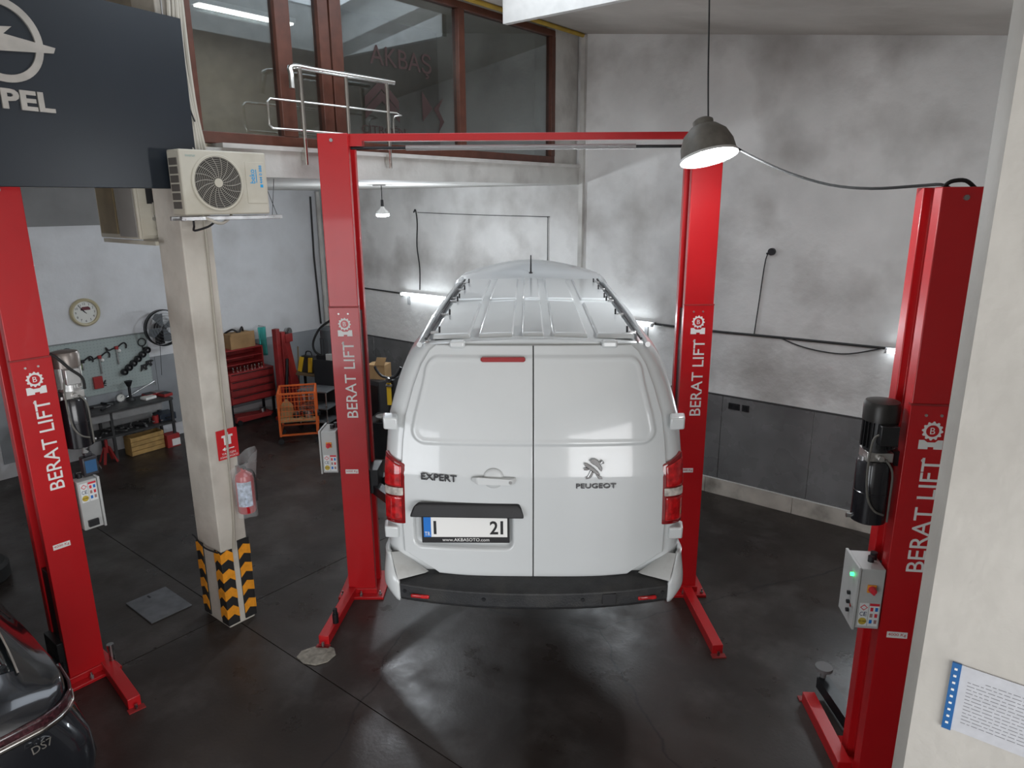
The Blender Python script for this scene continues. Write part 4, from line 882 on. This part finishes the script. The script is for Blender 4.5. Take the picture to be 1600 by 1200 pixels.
part(ck, 'dial_picture', MB().prism([(-.06,.035),(.085,.035),(.085,.065),(.06,.09),(-.03,.09),(-.06,.065)], .0202, .0212, 'x'), mat('dial_red', (.13,.02,.03), .5), smooth=0)
fn_ = bthing('wall_fan', 'dark wall fan half hidden behind the pillar', 'fan', .0, 3.60, 2.02)
part(fn_, 'fan_bracket', MB().box(0, .16, -.05, .05, -.30, -.02), BLK, bevel=.01)
part(fn_, 'motor', MB().cyl((.08,0,0), (.26,0,0), .08, .06), BLK)
fcage = part(fn_, 'cage', MB().lathe([(.30,.20),(.315,.22),(.315,.30),(.30,.32)], 36, (0,0,0), Ry), BLKM)
for k in range(5): part(fcage, 'cage_ring', MB().tube([(.33, (.06+k*.05)*math.cos(a*math.pi/16), (.06+k*.05)*math.sin(a*math.pi/16)) for a in range(32)], .003, 4, closed=True), STL)
for k in range(4):
    a = k*math.pi/2 + .4; part(fn_, 'blade', MB().prism([(.03*math.cos(a-.6), .03*math.sin(a-.6)), (.24*math.cos(a-.45), .24*math.sin(a-.45)), (.27*math.cos(a), .27*math.sin(a)), (.24*math.cos(a+.35), .24*math.sin(a+.35)), (.03*math.cos(a+.6), .03*math.sin(a+.6))], .255, .262, 'x'), mat('blade_grey', (.10,.11,.12), .3))
part(fn_, 'pull_cord', MB().cyl((.1,-.02,-.3), (.1,-.06,-.85), .004, n=5), BLK)
PEG = bpy.data.materials.new('pegboard_mint'); PEG.use_nodes = True
_n = PEG.node_tree.nodes; _l2 = PEG.node_tree.links; _p = _n['Principled BSDF']; _p.inputs['Roughness'].default_value = .6
_t = _n.new('ShaderNodeTexCoord'); _v = _n.new('ShaderNodeTexVoronoi'); _v.inputs['Scale'].default_value = 19; _v.inputs['Randomness'].default_value = 0; _l2.new(_t.outputs['Object'], _v.inputs['Vector'])
_r = _n.new('ShaderNodeValToRGB'); _r.color_ramp.elements[0].position = .20; _r.color_ramp.elements[1].position = .30; _r.color_ramp.elements[0].color = (.06,.08,.08,1); _r.color_ramp.elements[1].color = (.36,.42,.41,1)
_l2.new(_v.outputs['Distance'], _r.inputs[0]); _l2.new(_r.outputs[0], _p.inputs['Base Color'])
pg = bthing('pegboard', 'pale green perforated tool board on the left wall', 'pegboard', .03, 4.65, 1.03)
part(pg, 'board', MB().box(-.0131, .0131, -.85, .85, 0, .905), PEG, bevel=.002)
part(pg, 'frame_edge', MB().box(-.028, .018, -.86, .86, .905, .92), mat('frame_grey', (.22,.24,.24), .5))
def pp(v, z): return (.06, v, z)
REDT = mat('tool_red', (.35,.03,.03), .45)
for k, (v, z) in enumerate(((4.86, 1.60), (4.60, 1.63), (4.32, 1.74))):
    t = bthing('gear_puller', ['dark three legged puller, leftmost on the pegboard', 'red gear puller hanging in the middle of the three', 'red gear puller, rightmost of the three'][k], 'gear puller', *pp(v, z), group='gear pullers on the pegboard')
    part(t, 'spindle', MB().cyl((0,0,-.26 if k else -.12), (0,0,.05), .012), STL)
    part(t, 'crosshead', MB().cyl((0,0,.0), (0,0,.05), .03), REDT if k else BLK)
    for a in (-1, 1): part(t, 'claw', MB().tube([(0, a*.02, .03), (0, a*.12, .09 if a > 0 else .0), (0, a*.16, .05), (0, a*.15, -.01)], .012, 6), BLK)
    if k: part(t, 'ball_grip', MB().sphere((.02, .03, -.03), .03), WHT)
rb = bthing('tool_rack', 'small red tool holder with hex keys on the pegboard', 'tool holder', *pp(4.66, 1.14))
part(rb, 'holder', MB().box(-.02, .03, -.09, .05, 0, .20), REDT, bevel=.008)
for k in range(4): part(rb, 'hex_key', MB().tube([(.02,-.04+.02*k,.02), (.02,.06+.01*k,.03+.03*k), (.03,.09,.03+.03*k)], .008, 5), BLK)
for k in range(6):
    v = 4.26 - k * .083; z = 1.34 + k * .062
    t = bthing('filter_wrench', ['lowest', 'second lowest', 'third lowest', 'third highest', 'second highest', 'highest'][k] + ' dark filter wrench cup in the diagonal row on the pegboard', 'filter wrench', *pp(v, z), group='filter wrench cups on the pegboard')
    part(t, 'cup', MB().lathe([(.0,.0),(.055,.0),(.058,.05),(.05,.05),(.046,.02),(0,.02)], 16, (0,0,0), Ry), BLKM)
    part(t, 'drive_square', MB().box(.02, .06, -.014, .014, -.014, .014), STL)
t = bthing('ring_wrench', 'thin black ring shaped strap wrench at the upper right of the pegboard', 'wrench', *pp(3.90, 1.79))
part(t, 'ring', MB().tube([(0, .065*math.cos(a*.3927), .065*math.sin(a*.3927)) for a in range(16)], .009, 6, closed=True), BLK); part(t, 'handle', MB().cyl((0,0,-.065), (0,.005,-.14), .010), BLK)
t = bthing('cable_coil', 'coil of dark and green cable hanging on the pegboard', 'cable', *pp(5.06, 1.80))
part(t, 'coil', MB().tube([(.01*math.sin(a), .06*math.cos(a*.5236), .06*math.sin(a*.5236)) for a in range(12)], .018, 6, closed=True), BLK)
part(t, 'lead', MB().tube([(0,.06,.0),(0,.16,-.08),(0,.18,-.25),(0,.12,-.40),(0,.0,-.48)], .006, 5), mat('green_lead', (.20,.26,.12), .6))
for k in range(2):
    t = bthing('bracket_tool', ['black angled puller jaw, lower one on the pegboard', 'black angled puller jaw, upper one on the pegboard'][k], 'puller jaw', *pp(3.92 - .09*k, 1.35 + .055*k))
    part(t, 'jaw', MB().prism([(-.06,-.06),(-.045,.05),(.05,.06),(.08,.04),(.03,.02),(.05,-.03),(.02,-.05),(-.01,.0)], -.01, .015, 'x'), BLK); part(t, 'pin', MB().cyl((-.01,0,.02), (.03,0,.02), .012), STL)
# ------------------------------------------------------------------ workbench
wb = bthing('workbench', 'dark steel workbench with a lower shelf against the left wall', 'workbench', .30, 4.75, 0)
DST = mat('bench_steel', (.055,.055,.056), .5, metal=.3, var=.25, scale=6)
part(wb, 'worktop', MB().box(-.28, .30, -1.1, 1.0, .83, .87), DST, bevel=.003)
part(wb, 'apron', MB().box(.24, .26, -1.08, .82, .70, .83), mat('bench_apron', (.24,.24,.24), .6, var=.2, scale=5))
part(wb, 'shelf', MB().box(-.28, .26, -1.1, 1.02, .41, .44), DST)
for x in (-.24, .24):
    for y in (-1.05, .0, .98): part(wb, 'leg', MB().box(x-.02, x+.02, y-.02, y+.02, 0, .83), DST)
part(wb, 'back_panel', MB().box(-.28, -.27, -1.1, 1.0, .44, .83), mat('bench_back', (.30,.30,.30), .7, var=.1))
def on(u, v, z): return (u, v, z)
for k in range(22):
    v = random.uniform(3.95, 5.45); l_ = random.uniform(.14, .30); a = random.uniform(-.6, .6)
    t = bthing('wrench', 'long steel spanner lying among others on the lower shelf', 'wrench', .33 + random.uniform(-.08, .08), v, .441 + .012*(k % 4), a, 'spanners on the lower shelf')
    part(t, 'shaft', MB().box(-l_/2, l_/2, -.010, .010, 0, .012), [STL, BLKM, BLK][k % 3]); part(t, 'jaw', MB().cyl((l_/2,0,0), (l_/2,0,.014), .022, n=8), STL); part(t, 'ring', MB().cyl((-l_/2,0,0), (-l_/2,0,.014), .018, n=8), STL)
for k in range(9):
    v = 5.45 - k*.115; t = bthing('hand_tool', ORD[k] + ' dark hand tool from the left end of the worktop', 'hand tool', .28 + random.uniform(-.14,.16), v, .871, random.uniform(0, 3), 'tools on the worktop')
    part(t, 'grip', MB().cyl((-.12,0,.02), (0,0,.02), .018, n=8), [BLK, BLKM][k % 2]); part(t, 'blade', MB().cyl((0,0,.02), (.12,0,.02), .008, n=6), STL)
t = bthing('drill', 'green and black cordless drill on the worktop', 'drill', .30, 5.22, .871, R(80)); part(t, 'body', MB().cyl((-.11,0,.17), (.09,0,.17), .035), mat('drill_green', (.02,.07,.06), .5)); part(t, 'grip', MB().bar((-.06,0,.15), (-.08,0,.04), .035, .05), BLK); part(t, 'battery', MB().box(-.13,-.03,-.04,.04,0,.05), BLK); part(t, 'chuck', MB().cyl((.09,0,.17), (.15,0,.17), .022, .012), STL)
t = bthing('torque_gauge', 'white dial gauge standing on the worktop', 'gauge', .16, 4.42, .871); part(t, 'dial', MB().cyl((.0,0,.07), (.03,0,.07), .065, n=24), mat('dial_white')); part(t, 'rim', MB().lathe([(.06,.0),(.072,.0),(.072,.035),(.06,.035),(.06,0)], 24, (0,0,.07), Ry), STL); part(t, 'needle', MB().bar((.032,0,.07), (.032,.03,.10), .003, .006), BLK)
t = bthing('funnel_stand', 'black funnel shaped pump standing on the worktop', 'funnel', .20, 4.27, .871); part(t, 'base', MB().cyl((0,0,0), (0,0,.05), .07, .05), BLK); part(t, 'stem', MB().cyl((0,0,.05), (0,0,.24), .022), BLK); part(t, 'cup', MB().cyl((0,0,.24), (0,0,.33), .03, .065), BLK)
t = bthing('steel_rod', 'long thin steel pry bar leaning along the back of the worktop', 'pry bar', .10, 4.1, .96); part(t, 'rod', MB().cyl((.0,-.22,-.07), (-.04,.32,.12), .009, n=8), STL); part(t, 'hook', MB().cyl((-.04,.32,.12), (-.04,.33,.05), .008, n=6), STL)
t = bthing('white_tray', 'small white tray on the worktop', 'tray', .36, 4.05, .871, .2); part(t, 'tray', MB().box(-.08,.08,-.10,.10,0,.04), WHT, bevel=.008); part(t, 'tray_lid', MB().box(-.075,.075,-.095,.095,.04,.045), mat('dial_white'))
for k, (u, v) in enumerate(((.22, 3.98), (.20, 3.82), (.40, 3.78))):
    t = bthing('red_case', ['open red tool case beside the white tray', 'red tool case at the back right of the worktop', 'red tool case on the front right edge of the worktop'][k], 'tool case', u, v, .871, .1*k); part(t, 'case', MB().box(-.09,.09,-.08,.08,0,.05), REDT, bevel=.006); part(t, 'insert', MB().box(-.08,.08,-.07,.07,.05,.056), [BLK, STL, BLK][k])
t = bthing('red_bottle', 'small red tin on the right of the lower shelf', 'tin', .40, 4.0, .441); part(t, 'can', MB().cyl((0,0,0), (0,0,.13), .05), REDT); part(t, 'cap', MB().cyl((0,0,.13), (0,0,.16), .02), BLK)
t = bthing('tool_roll', 'dark blue tool case at the right end of the lower shelf', 'tool case', .30, 3.80, .441); part(t, 'case', MB().box(-.14,.14,-.14,.14,0,.12), mat('case_navy', (.02,.03,.05), .5), bevel=.01); part(t, 'handle', MB().tube([(.14,-.05,.06),(.17,-.04,.06),(.17,.04,.06),(.14,.05,.06)], .008), BLK)
cr = bthing('wooden_crate', 'yellow wooden slatted crate under the workbench', 'crate', .42, 4.24, 0, .05)
WDY = mat('pine', (.42,.26,.09), .7, var=.25, scale=8)
for k in range(4): part(cr, 'slat', MB().box(.10, .12, -.28, .28, .01+.078*k, .08+.078*k), WDY)
for k in range(4): part(cr, 'slat', MB().box(-.12, -.10, -.28, .28, .01+.078*k, .08+.078*k), WDY)
for s_ in (-1, 1): part(cr, 'end_board', MB().box(-.10, .10, s_*.28, s_*.26, .0, .32), WDY)
part(cr, 'bottom_board', MB().box(-.10, .10, -.26, .26, 0, .02), WDY)
t = bthing('carton', 'red and white carton on the floor right of the wooden crate', 'carton', .50, 3.83, 0); part(t, 'box', MB().box(-.10,.10,-.11,.11,0,.22), REDT); part(t, 'label', MB().box(.10,.102,-.03,.11,.02,.14), WHT)
for k, (u, v, lb, m_) in enumerate(((.48, 4.86, 'red axle stand under the workbench', REDT), (.62, 5.18, 'grey axle stand beside the left red post', STL))):
    t = bthing('axle_stand', lb, 'axle stand', u, v, 0, .3*k)
    for a in range(4):
        q = a*math.pi/2 + .78; part(t, 'leg', MB().bar((.14*math.cos(q), .14*math.sin(q), .0), (.04*math.cos(q), .04*math.sin(q), .26), .04, .015), m_)
    part(t, 'column', MB().cyl((0,0,.16), (0,0,.40), .025), m_); part(t, 'saddle', MB().box(-.02,.02,-.05,.05,.40,.43), STL)
t = bthing('oil_can', 'dark plastic oil can with blue label on top of the left control box', 'oil can', 5.96, 6.99, 1.825, R(90)); part(t, 'body', MB().box(-.06,.06,-.04,.04,0,.17).box(-.03,.03,-.03,.03,.17,.21), mat('can_grey', (.03,.03,.035), .4), bevel=.01); part(t, 'label', MB().box(-.045,.045,-.0415,-.04,.03,.14), mat('label_blue', (.03,.10,.22), .4)); part(t, 'cap', MB().cyl((0,0,.21), (0,0,.24), .02), BLK); part(t, 'spout', MB().cyl((-.01,0,.20), (.0,.02,.30), .03, .008), mat('spout_grey', (.25,.25,.25), .5))
# ------------------------------------------------------------------ red tool cabinet and neighbours
tc_ = bthing('tool_cabinet', 'dark red tool cabinet with drawers on the left wall behind the pillar', 'tool cabinet', .24, 2.12, .42)
part(tc_, 'body', MB().box(-.23, .21, -.52, .44, 0, .60), REDD, bevel=.005)
for k in range(4): d_ = part(tc_, 'drawer', MB().box(.21, .235, -.50, .42, .02+.145*k, .15+.145*k), REDD, bevel=.006); part(d_, 'drawer_pull', MB().box(.235, .25, -.46, .38, .135+.145*k, .147+.145*k), BLK)
part(tc_, 'upper_case', MB().box(-.23, -.19, -.52, .32, .60, 1.02).box(-.23, .12, -.52, -.50, .60, 1.02).box(-.23, .12, .28, .30, .60, 1.02).box(-.23, .12, -.52, .30, 1.0, 1.02), REDD)
for k in range(2): part(tc_, 'case_shelf', MB().box(-.2, .10, -.5, .28, .72+.13*k, .735+.13*k), REDD)
for sx in (-.20, .16):
    for y in (-.48, .40): part(tc_, 'leg', MB().box(sx-.02, sx+.02, y-.02, y+.02, -.42, 0), BLKM)
for k in range(9):
    t = bthing('socket', ORD[k] + ' chrome socket from the left on the red tool cabinet', 'socket', .34 + .02*(k % 2), 2.46 - k*.075, 1.021, 0, 'sockets on the tool cabinet'); part(t, 'barrel', MB().cyl((0,0,0), (0,0,.06 + .01*(k % 3)), .022, n=10), CHR); part(t, 'drive', MB().cyl((0,0,.06), (0,0,.085), .014, n=8), STL)
t = bthing('cardboard_box', 'open brown cardboard box on top of the red tool cabinet', 'cardboard box', .14, 2.18, 1.441); part(t, 'box', MB().box(-.18,.18,-.26,.24,0,.27), CARD); part(t, 'flap', MB().bar((.19,-.25,.27), (.19,.23,.27), .012, .06), CARD); part(t, 'contents', MB().tube([(-.1,-.2,.27),(0,-.1,.34),(.05,.0,.28),(0,.1,.36),(-.08,.16,.27)], .02, 6), BLK)
t = bthing('teal_bottle', 'tall teal cloth hanging beside the cardboard box', 'cloth', .22, 1.71, 1.20); part(t, 'cloth', MB().grid(lambda a, b: (.03*math.sin(a*9 + b*2), lerp(-.09 - .02*b, .09 - .03*(1-b), a), lerp(0 if a > .4 else .12, .56, b)), 14, 10), mat('teal_cloth', (.05,.36,.33), .7), solid=.012); part(t, 'hook', MB().cyl((-.2,.05,.56), (.03,.05,.56), .008), STL)
t['label'] = 'tall teal cloth hanging beside the cardboard box'; t.name = 'teal_cloth'
fj_ = bthing('trolley_jack', 'low red trolley jack on the floor below the tool cabinet', 'trolley jack', .30, 2.12, 0, R(86))
part(fj_, 'frame', MB().hull([(-.42,-.16,.05),(-.42,.16,.05),(.38,-.12,.05),(.38,.12,.05),(-.40,-.15,.16),(-.40,.15,.16),(.36,-.11,.12),(.36,.11,.12)]), REDD, bevel=.01)
for x in (-.36, .34):
    for y in (-.17, .17): part(fj_, 'wheel', MB().cyl((x, y-.02, .05), (x, y+.02, .05), .05), BLK)
part(fj_, 'saddle', MB().cyl((.2,0,.12), (.2,0,.2), .06), STL); part(fj_, 'handle', MB().cyl((-.38,0,.16), (-.62,0,.55), .018), BLK)
ec = bthing('engine_crane', 'folded dark red engine crane standing against the left wall', 'engine crane', .78, 1.66, 0, R(18))
part(ec, 'mast', MB().box(-.05, .05, -.05, .05, 0, 1.72), REDD, bevel=.006); part(ec, 'mast', MB().box(-.05, .05, -.20, -.10, .10, 1.80), REDD, bevel=.006)
part(ec, 'boom', MB().hull([(-.04,.06,1.50),(.04,.06,1.50),(-.04,.18,1.50),(.04,.18,1.50),(-.05,.14,.1),(.05,.14,.1),(-.05,.46,.1),(.05,.46,.1)]), REDD, bevel=.006)
part(ec, 'head', MB().box(-.07, .07, .04, .24, 1.50, 1.66), REDD, bevel=.006); part(ec, 'pulley', MB().cyl((-.03,.20,1.68), (.03,.20,1.68), .09, n=20), STL)
part(ec, 'foot', MB().box(-.10, .35, -.25, .5, .03, .10), REDD); part(ec, 'ram', MB().cyl((.07,-.1,.4), (.07,.02,1.2), .03), BLKM)
for x in (-.05, .3): part(ec, 'castor', MB().cyl((x,-.2,.04), (x,-.16,.04), .04).cyl((x,.4,.04), (x,.44,.04), .04), BLK)
ct = thing('wire_basket_cart', 'orange wire basket cart on castors holding scrap parts', 'cart', (-3.80, 11.93, 0), R(14))
cw, cd2, c0, c1 = .31, .30, .14, .90
for sx in (-1, 1):
    for sy_ in (-1, 1): part(ct, 'corner_post', MB().box(sx*cw-.018, sx*cw+.018, sy_*cd2-.018, sy_*cd2+.018, c0, c1), ORG); ca = part(ct, 'castor', MB().cyl((sx*cw, sy_*cd2-.02, .05), (sx*cw, sy_*cd2+.02, .05), .05).cyl((sx*cw, sy_*cd2, .05), (sx*cw, sy_*cd2, .14), .012), BLK)
for z in (c0 + .02, c1):
    for sy_ in (-1, 1): part(ct, 'rail', MB().box(-cw, cw, sy_*cd2-.014, sy_*cd2+.014, z-.014, z+.014), ORG)
    for sx in (-1, 1): part(ct, 'rail', MB().box(sx*cw-.014, sx*cw+.014, -cd2, cd2, z-.014, z+.014), ORG)
for k in range(1, 11):
    x = -cw + 2*cw*k/11; y = -cd2 + 2*cd2*k/11
    for s_ in (-1, 1): part(ct, 'wire', MB().box(x-.003, x+.003, s_*cd2-.003, s_*cd2+.003, .40, c1), ORG); part(ct, 'wire', MB().box(s_*cw-.003, s_*cw+.003, y-.003, y+.003, .40, c1), ORG)
for k in range(6):
    z = .42 + k*.085
    for s_ in (-1, 1): part(ct, 'wire', MB().box(-cw, cw, s_*cd2-.003, s_*cd2+.003, z-.003, z+.003), ORG); part(ct, 'wire', MB().box(s_*cw-.003, s_*cw+.003, -cd2, cd2, z-.003, z+.003), ORG)
part(ct, 'basket_floor', MB().box(-cw, cw, -cd2, cd2, .39, .41), CARD)
t = thing('cardboard_sheet', 'folded piece of cardboard standing inside the orange cart', 'cardboard', (-3.97, 11.82, .415), R(30)); part(t, 'sheet', MB().prism([(-.12,0),(.12,0),(.11,.22),(.0,.34),(-.10,.24)], -.008, .008), CARD); part(t, 'fold', MB().box(-.11,.11,.008,.10,0,.012), CARD)
for k in range(7):
    t = thing('scrap_part', 'dark metal scrap part lying in the orange cart', 'scrap part', (-3.82 + .055*k, 11.86 + .05*((k*3) % 4), .415), k*.7, 'scrap parts in the orange cart'); part(t, 'disc', MB().cyl((0,0,0), (0,0,.06), .07, n=14), [BLKM, STL, REDD][k % 3]); part(t, 'hub', MB().cyl((0,0,.06), (0,0,.10), .03, n=10), STL)
tr = thing('tool_trolley', 'grey steel trolley table with shelves behind the orange cart', 'trolley', (-3.62, 12.58, 0), R(-15))
for z in (.72, .40, .14): part(tr, 'tray', MB().box(-.30, .30, -.22, .22, z, z+.025), mat('trolley_grey', (.16,.17,.18), .45, metal=.3, var=.15), bevel=.004)
for x in (-.28, .28):
    for y in (-.2, .2): part(tr, 'leg', MB().cyl((x,y,.08), (x,y,.74), .014), STL); part(tr, 'castor', MB().cyl((x,y-.015,.04), (x,y+.015,.04), .04), BLK)
pc = thing('hydraulic_pump', 'black hydraulic pump cabinet with a grey motor on top', 'pump', (-3.42, 13.0, 0), R(-20))
part(pc, 'cabinet', MB().box(-.27, .27, -.22, .22, .0, 1.22), mat('cabinet_black', (.014,.016,.019), .5), bevel=.006)
part(pc, 'motor', MB().cyl((-.02,0,1.30), (-.02,0,1.72), .16, n=24), mat('motor_grey', (.06,.065,.07), .5)); part(pc, 'motor_cap', MB().lathe([(.17,1.62),(.17,1.78),(.13,1.82),(0,1.82)], 24, (-.02,0,0)), mat('motor_grey'))
for k in range(16): a = k*math.pi/8; part(pc, 'cooling_fin', MB().rbox((-.02+.17*math.cos(a), .17*math.sin(a), 1.46), (.03,.008,.30), Matrix.Rotation(a, 3, 'Z')), mat('motor_grey'))
part(pc, 'valve_block', MB().box(.0, .22, -.20, -.06, 1.22, 1.34), mat('valve_white', (.45,.46,.44), .5), bevel=.006); part(pc, 'motor_plate', MB().box(-.22,.2,-.18,.18,1.22,1.30), BLKM)
part(pc, 'hose', MB().tube([(.30,.0,2.12),(.10,-.05,1.98),(-.15,-.1,1.80),(-.30,-.12,1.55),(-.28,-.14,1.38),(-.15,-.15,1.30),(.0,-.15,1.30)], .022, 8), RUB)
yb_ = thing('tool_bag', 'yellow and black tool bag on a shelf beside the pump', 'tool bag', (-3.98, 13.42, .86), R(-25)); part(yb_, 'bag', MB().hull([(-.20,-.12,0),(.20,-.12,0),(-.20,.12,0),(.20,.12,0),(-.16,-.05,.32),(.16,-.05,.32),(-.16,.05,.32),(.16,.05,.32)]), mat('bag_black', (.02,.02,.02), .7), bevel=.02)
for x in (-.14, .12): part(yb_, 'strap_panel', MB().bar((x,-.135,.02), (x*.8,-.075,.30), .09, .02), YEL)
part(yb_, 'handle', MB().tube([(-.08,0,.32),(-.05,0,.40),(.05,0,.40),(.08,0,.32)], .012), BLK)
st_ = thing('shelf_table', 'low wooden side table carrying the yellow tool bag', 'table', (-3.98, 13.42, 0), R(-25)); part(st_, 'top', MB().box(-.32,.32,-.2,.2,.82,.86), mat('table_wood', (.22,.16,.09), .7))
for x in (-.28,.28):
    for y in (-.16,.16): part(st_, 'leg', MB().box(x-.02,x+.02,y-.02,y+.02,0,.82), BLKM)
t = thing('broom', 'wooden broom handle leaning behind the tool bag', 'broom', (-4.30, 13.62, 0)); part(t, 'handle', MB().cyl((0,0,.1), (.02,.12,1.30), .014, n=8), mat('table_wood')); part(t, 'brush', MB().box(-.14,.14,-.03,.03,.0,.12), BLK)
tcg = thing('tyre_changer', 'dark tyre changer with black jaws and a yellow scale behind the left middle post', 'tyre changer', (-2.02, 11.05, 0), R(-10))
part(tcg, 'cabinet', MB().box(-.34,.30,-.25,.35,0,.62), BLKM, bevel=.01); part(tcg, 'turntable', MB().cyl((-.06,-.10,.62), (-.06,-.10,.68), .06).cyl((-.06,-.10,.68), (-.06,-.10,.70), .14, n=28), STL)
part(tcg, 'column', MB().box(-.05,.05,.10,.18,.62,1.25), BLK); part(tcg, 'scale', MB().box(-.04,.03,.02,.05,.85,1.22), YEL)
for s_ in (-1, 1): part(tcg, 'jaw_arm', MB().tube([(0,.05,1.30),(s_*.12,.03,1.34),(s_*.20,.02,1.44),(s_*.22,.02,1.50)], .022, 7), BLK)
part(tcg, 'clamp_knob', MB().cyl((0,.08,1.28), (0,-.02,1.28), .04).cyl((-.05,.03,1.18), (.05,.03,1.18), .025), STL)
t = thing('equipment_stand', 'dark stand under the open cardboard box by the long wall', 'stand', (-2.45, 12.45, 0), R(-38)); part(t, 'cabinet', MB().box(-.3,.3,-.25,.25,0,.98), mat('stand_dark', (.04,.04,.042), .6)); part(t, 'door', MB().box(-.26,.26,-.262,-.25,.06,.9), BLKM)
t = thing('cardboard_box', 'open brown cardboard box right behind the left middle post', 'cardboard box', (-2.42, 12.42, .981), R(-15)); part(t, 'box', MB().box(-.17,.17,-.14,.14,0,.26), CARD); part(t, 'flap', MB().hull([(-.02,-.14,.26),(.17,-.14,.26),(-.02,-.15,.26),(.17,-.15,.26),(.02,-.10,.40),(.20,-.10,.40),(.02,-.11,.40),(.20,-.11,.40)]), CARD); part(t, 'flap', MB().bar((-.18,0,.26), (-.25,0,.16), .27, .006), CARD)
